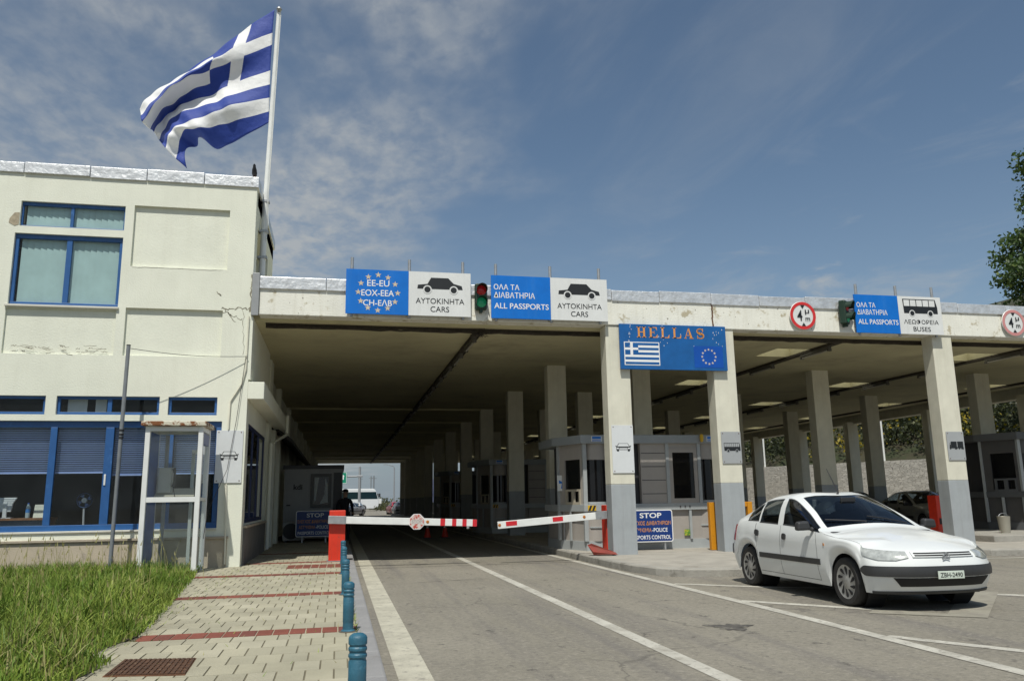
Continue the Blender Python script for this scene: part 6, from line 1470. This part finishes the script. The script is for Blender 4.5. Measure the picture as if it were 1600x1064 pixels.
# glazed dark screen between the columns, right of the kiosk
r = tag(empty('glazed_screen', (14.0, 30.5, SW)), 'dark framed glazed screen standing between columns in the shade', 'screen')
mb = MB(); mb.box(13.9, 13.96, 30.4, 30.46, SW, 3.0); mb.box(14.9, 14.96, 30.4, 30.46, SW, 3.0)
for z in np.arange(.5, 3.1, .42): mb.box(13.96, 14.9, 30.41, 30.45, z, z+.04)
mb.build('frame', BLACK, r); MB().add([(13.96, 30.43, .5), (14.9, 30.43, .5), (14.9, 30.43, 3), (13.96, 30.43, 3)], [(0, 1, 2, 3)]).build('pane', glass_mat('screen_glass', (.7, .76, .76), .08), r)
# traffic cones and the standing person
for x, lab in ((3.25, 'small red and white cone at left in the shaded lane'), (3.9, 'small red and white cone at right in the shaded lane')):
    r = tag(empty('traffic_cone', (x, 30.7, 0)), lab, 'cone'); mb = MB(); mb.lathe([(.13, .03), (.05, .36), (0, .36)], (x, 30.7, 0), 'Z', 14); mb.build('cone', REDPAINT, r); mb = MB(); mb.lathe([(.052, .36), (.03, .47), (0, .48)], (x, 30.7, 0), 'Z', 14); mb.build('tip', LETWHITE, r); MB().box(x-.18, x+.18, 30.52, 30.88, 0, .03).build('base', BLACK, r)
def person(loc, rz, label):
    r = tag(empty('person', loc, rz), label, 'person')
    J = {'pel': (0, 0, .93, .135), 'wai': (0, .0, 1.08, .125), 'che': (0, -.01, 1.30, .15), 'nek': (0, -.01, 1.46, .062), 'hd0': (0, -.02, 1.55, .075), 'hd1': (0, -.03, 1.64, .092), 'hd2': (0, -.02, 1.71, .062)}
    E = [('pel', 'wai'), ('wai', 'che'), ('che', 'nek'), ('nek', 'hd0'), ('hd0', 'hd1'), ('hd1', 'hd2')]
    for s, n in ((1, 'l'), (-1, 'r')):
        J.update({n+'hp': (s*.10, 0, .86, .095), n+'kn': (s*.115, -.03, .48, .062), n+'an': (s*.12, .0, .09, .042), n+'to': (s*.13, -.17, .035, .035), n+'sh': (s*.185, 0, 1.40, .068), n+'el': (s*.26, .03, 1.12, .045), n+'wr': (s*.22, -.16, 1.0, .03), n+'pm': (s*.20, -.23, .985, .035)})
        E += [('pel', n+'hp'), (n+'hp', n+'kn'), (n+'kn', n+'an'), (n+'an', n+'to'), ('che', n+'sh'), (n+'sh', n+'el'), (n+'el', n+'wr'), (n+'wr', n+'pm')]
        for k in range(5):
            o = (k-2)*.017; b = n+'f%d' % k; L_ = (.055, .075, .082, .075, .06)[k]
            if k == 0: J.update({b+'a': (s*.20-s*.035, -.215, .985, .010), b+'b': (s*.20-s*.045, -.25, .97, .008)})
            else: J.update({b+'a': (s*.20+o*.9, -.255, .978, .0095), b+'b': (s*.20+o, -.25-L_*.5, .955, .008)})
            E += [(n+'pm', b+'a'), (b+'a', b+'b')]
    names = list(J); me = bpy.data.meshes.new('body'); me.from_pydata([J[n][:3] for n in names], [(names.index(a), names.index(b)) for a, b in E], [])
    o = bpy.data.objects.new('body', me); COL.objects.link(o)
    md = o.modifiers.new('skin', 'SKIN'); md.use_smooth_shade = True
    for i, n in enumerate(names): me.skin_vertices[0].data[i].radius = (J[n][3], J[n][3]*(.78 if n in ('pel', 'wai', 'che') else 1)); me.skin_vertices[0].data[i].use_root = (n == 'pel')
    sb = o.modifiers.new('sub', 'SUBSURF'); sb.levels = 1; sb.render_levels = 1
    dg = bpy.context.evaluated_depsgraph_get(); bpy.context.view_layer.update(); m2 = bpy.data.meshes.new_from_object(o.evaluated_get(dg)); bpy.data.objects.remove(o)
    skin = mat('skin', (.40, .24, .17), .6); cloth = mat('dark_uniform', (.012, .013, .018), .85); m2.materials.clear(); m2.materials.append(skin); m2.materials.append(cloth)
    for p in m2.polygons:
        c = p.center; p.material_index = 0 if (c.z > 1.47 or (c.y < -.16 and .9 < c.z < 1.05)) else 1; p.use_smooth = True
    b = bpy.data.objects.new('body', m2); COL.objects.link(b); b.parent = r
    mb = MB(); mb.lathe([(.098, 1.66), (.10, 1.69), (.085, 1.735), (.05, 1.755), (0, 1.76)], (0, -.012, 0), 'Z', 16); mb.build('hair', mat('dark_hair', (.01, .008, .007), .7), r, smooth=True, local=True)
    mb = MB(); mb.tube([(0, -.115, 1.63), (0, -.135, 1.60), (0, -.11, 1.595)], [.01, .016, .01], 6); mb.build('nose', skin, r, local=True, smooth=True)
    for s in (-1, 1):
        mb = MB(); mb.lathe([(0, -.012), (.012, 0), (0, .012)], (s*.034, -.112, 1.635), 'Y', 8); mb.build('eye', BLACK, r, local=True); mb = MB(); mb.lathe([(0, -.01), (.03, 0), (0, .01)], (s*.098, -.02, 1.62), 'X', 10); mb.build('ear', skin, r, local=True)
    return r
person((.22, 27.2, 0), R(15), 'person in dark clothes standing in the shade behind the red barrier post')
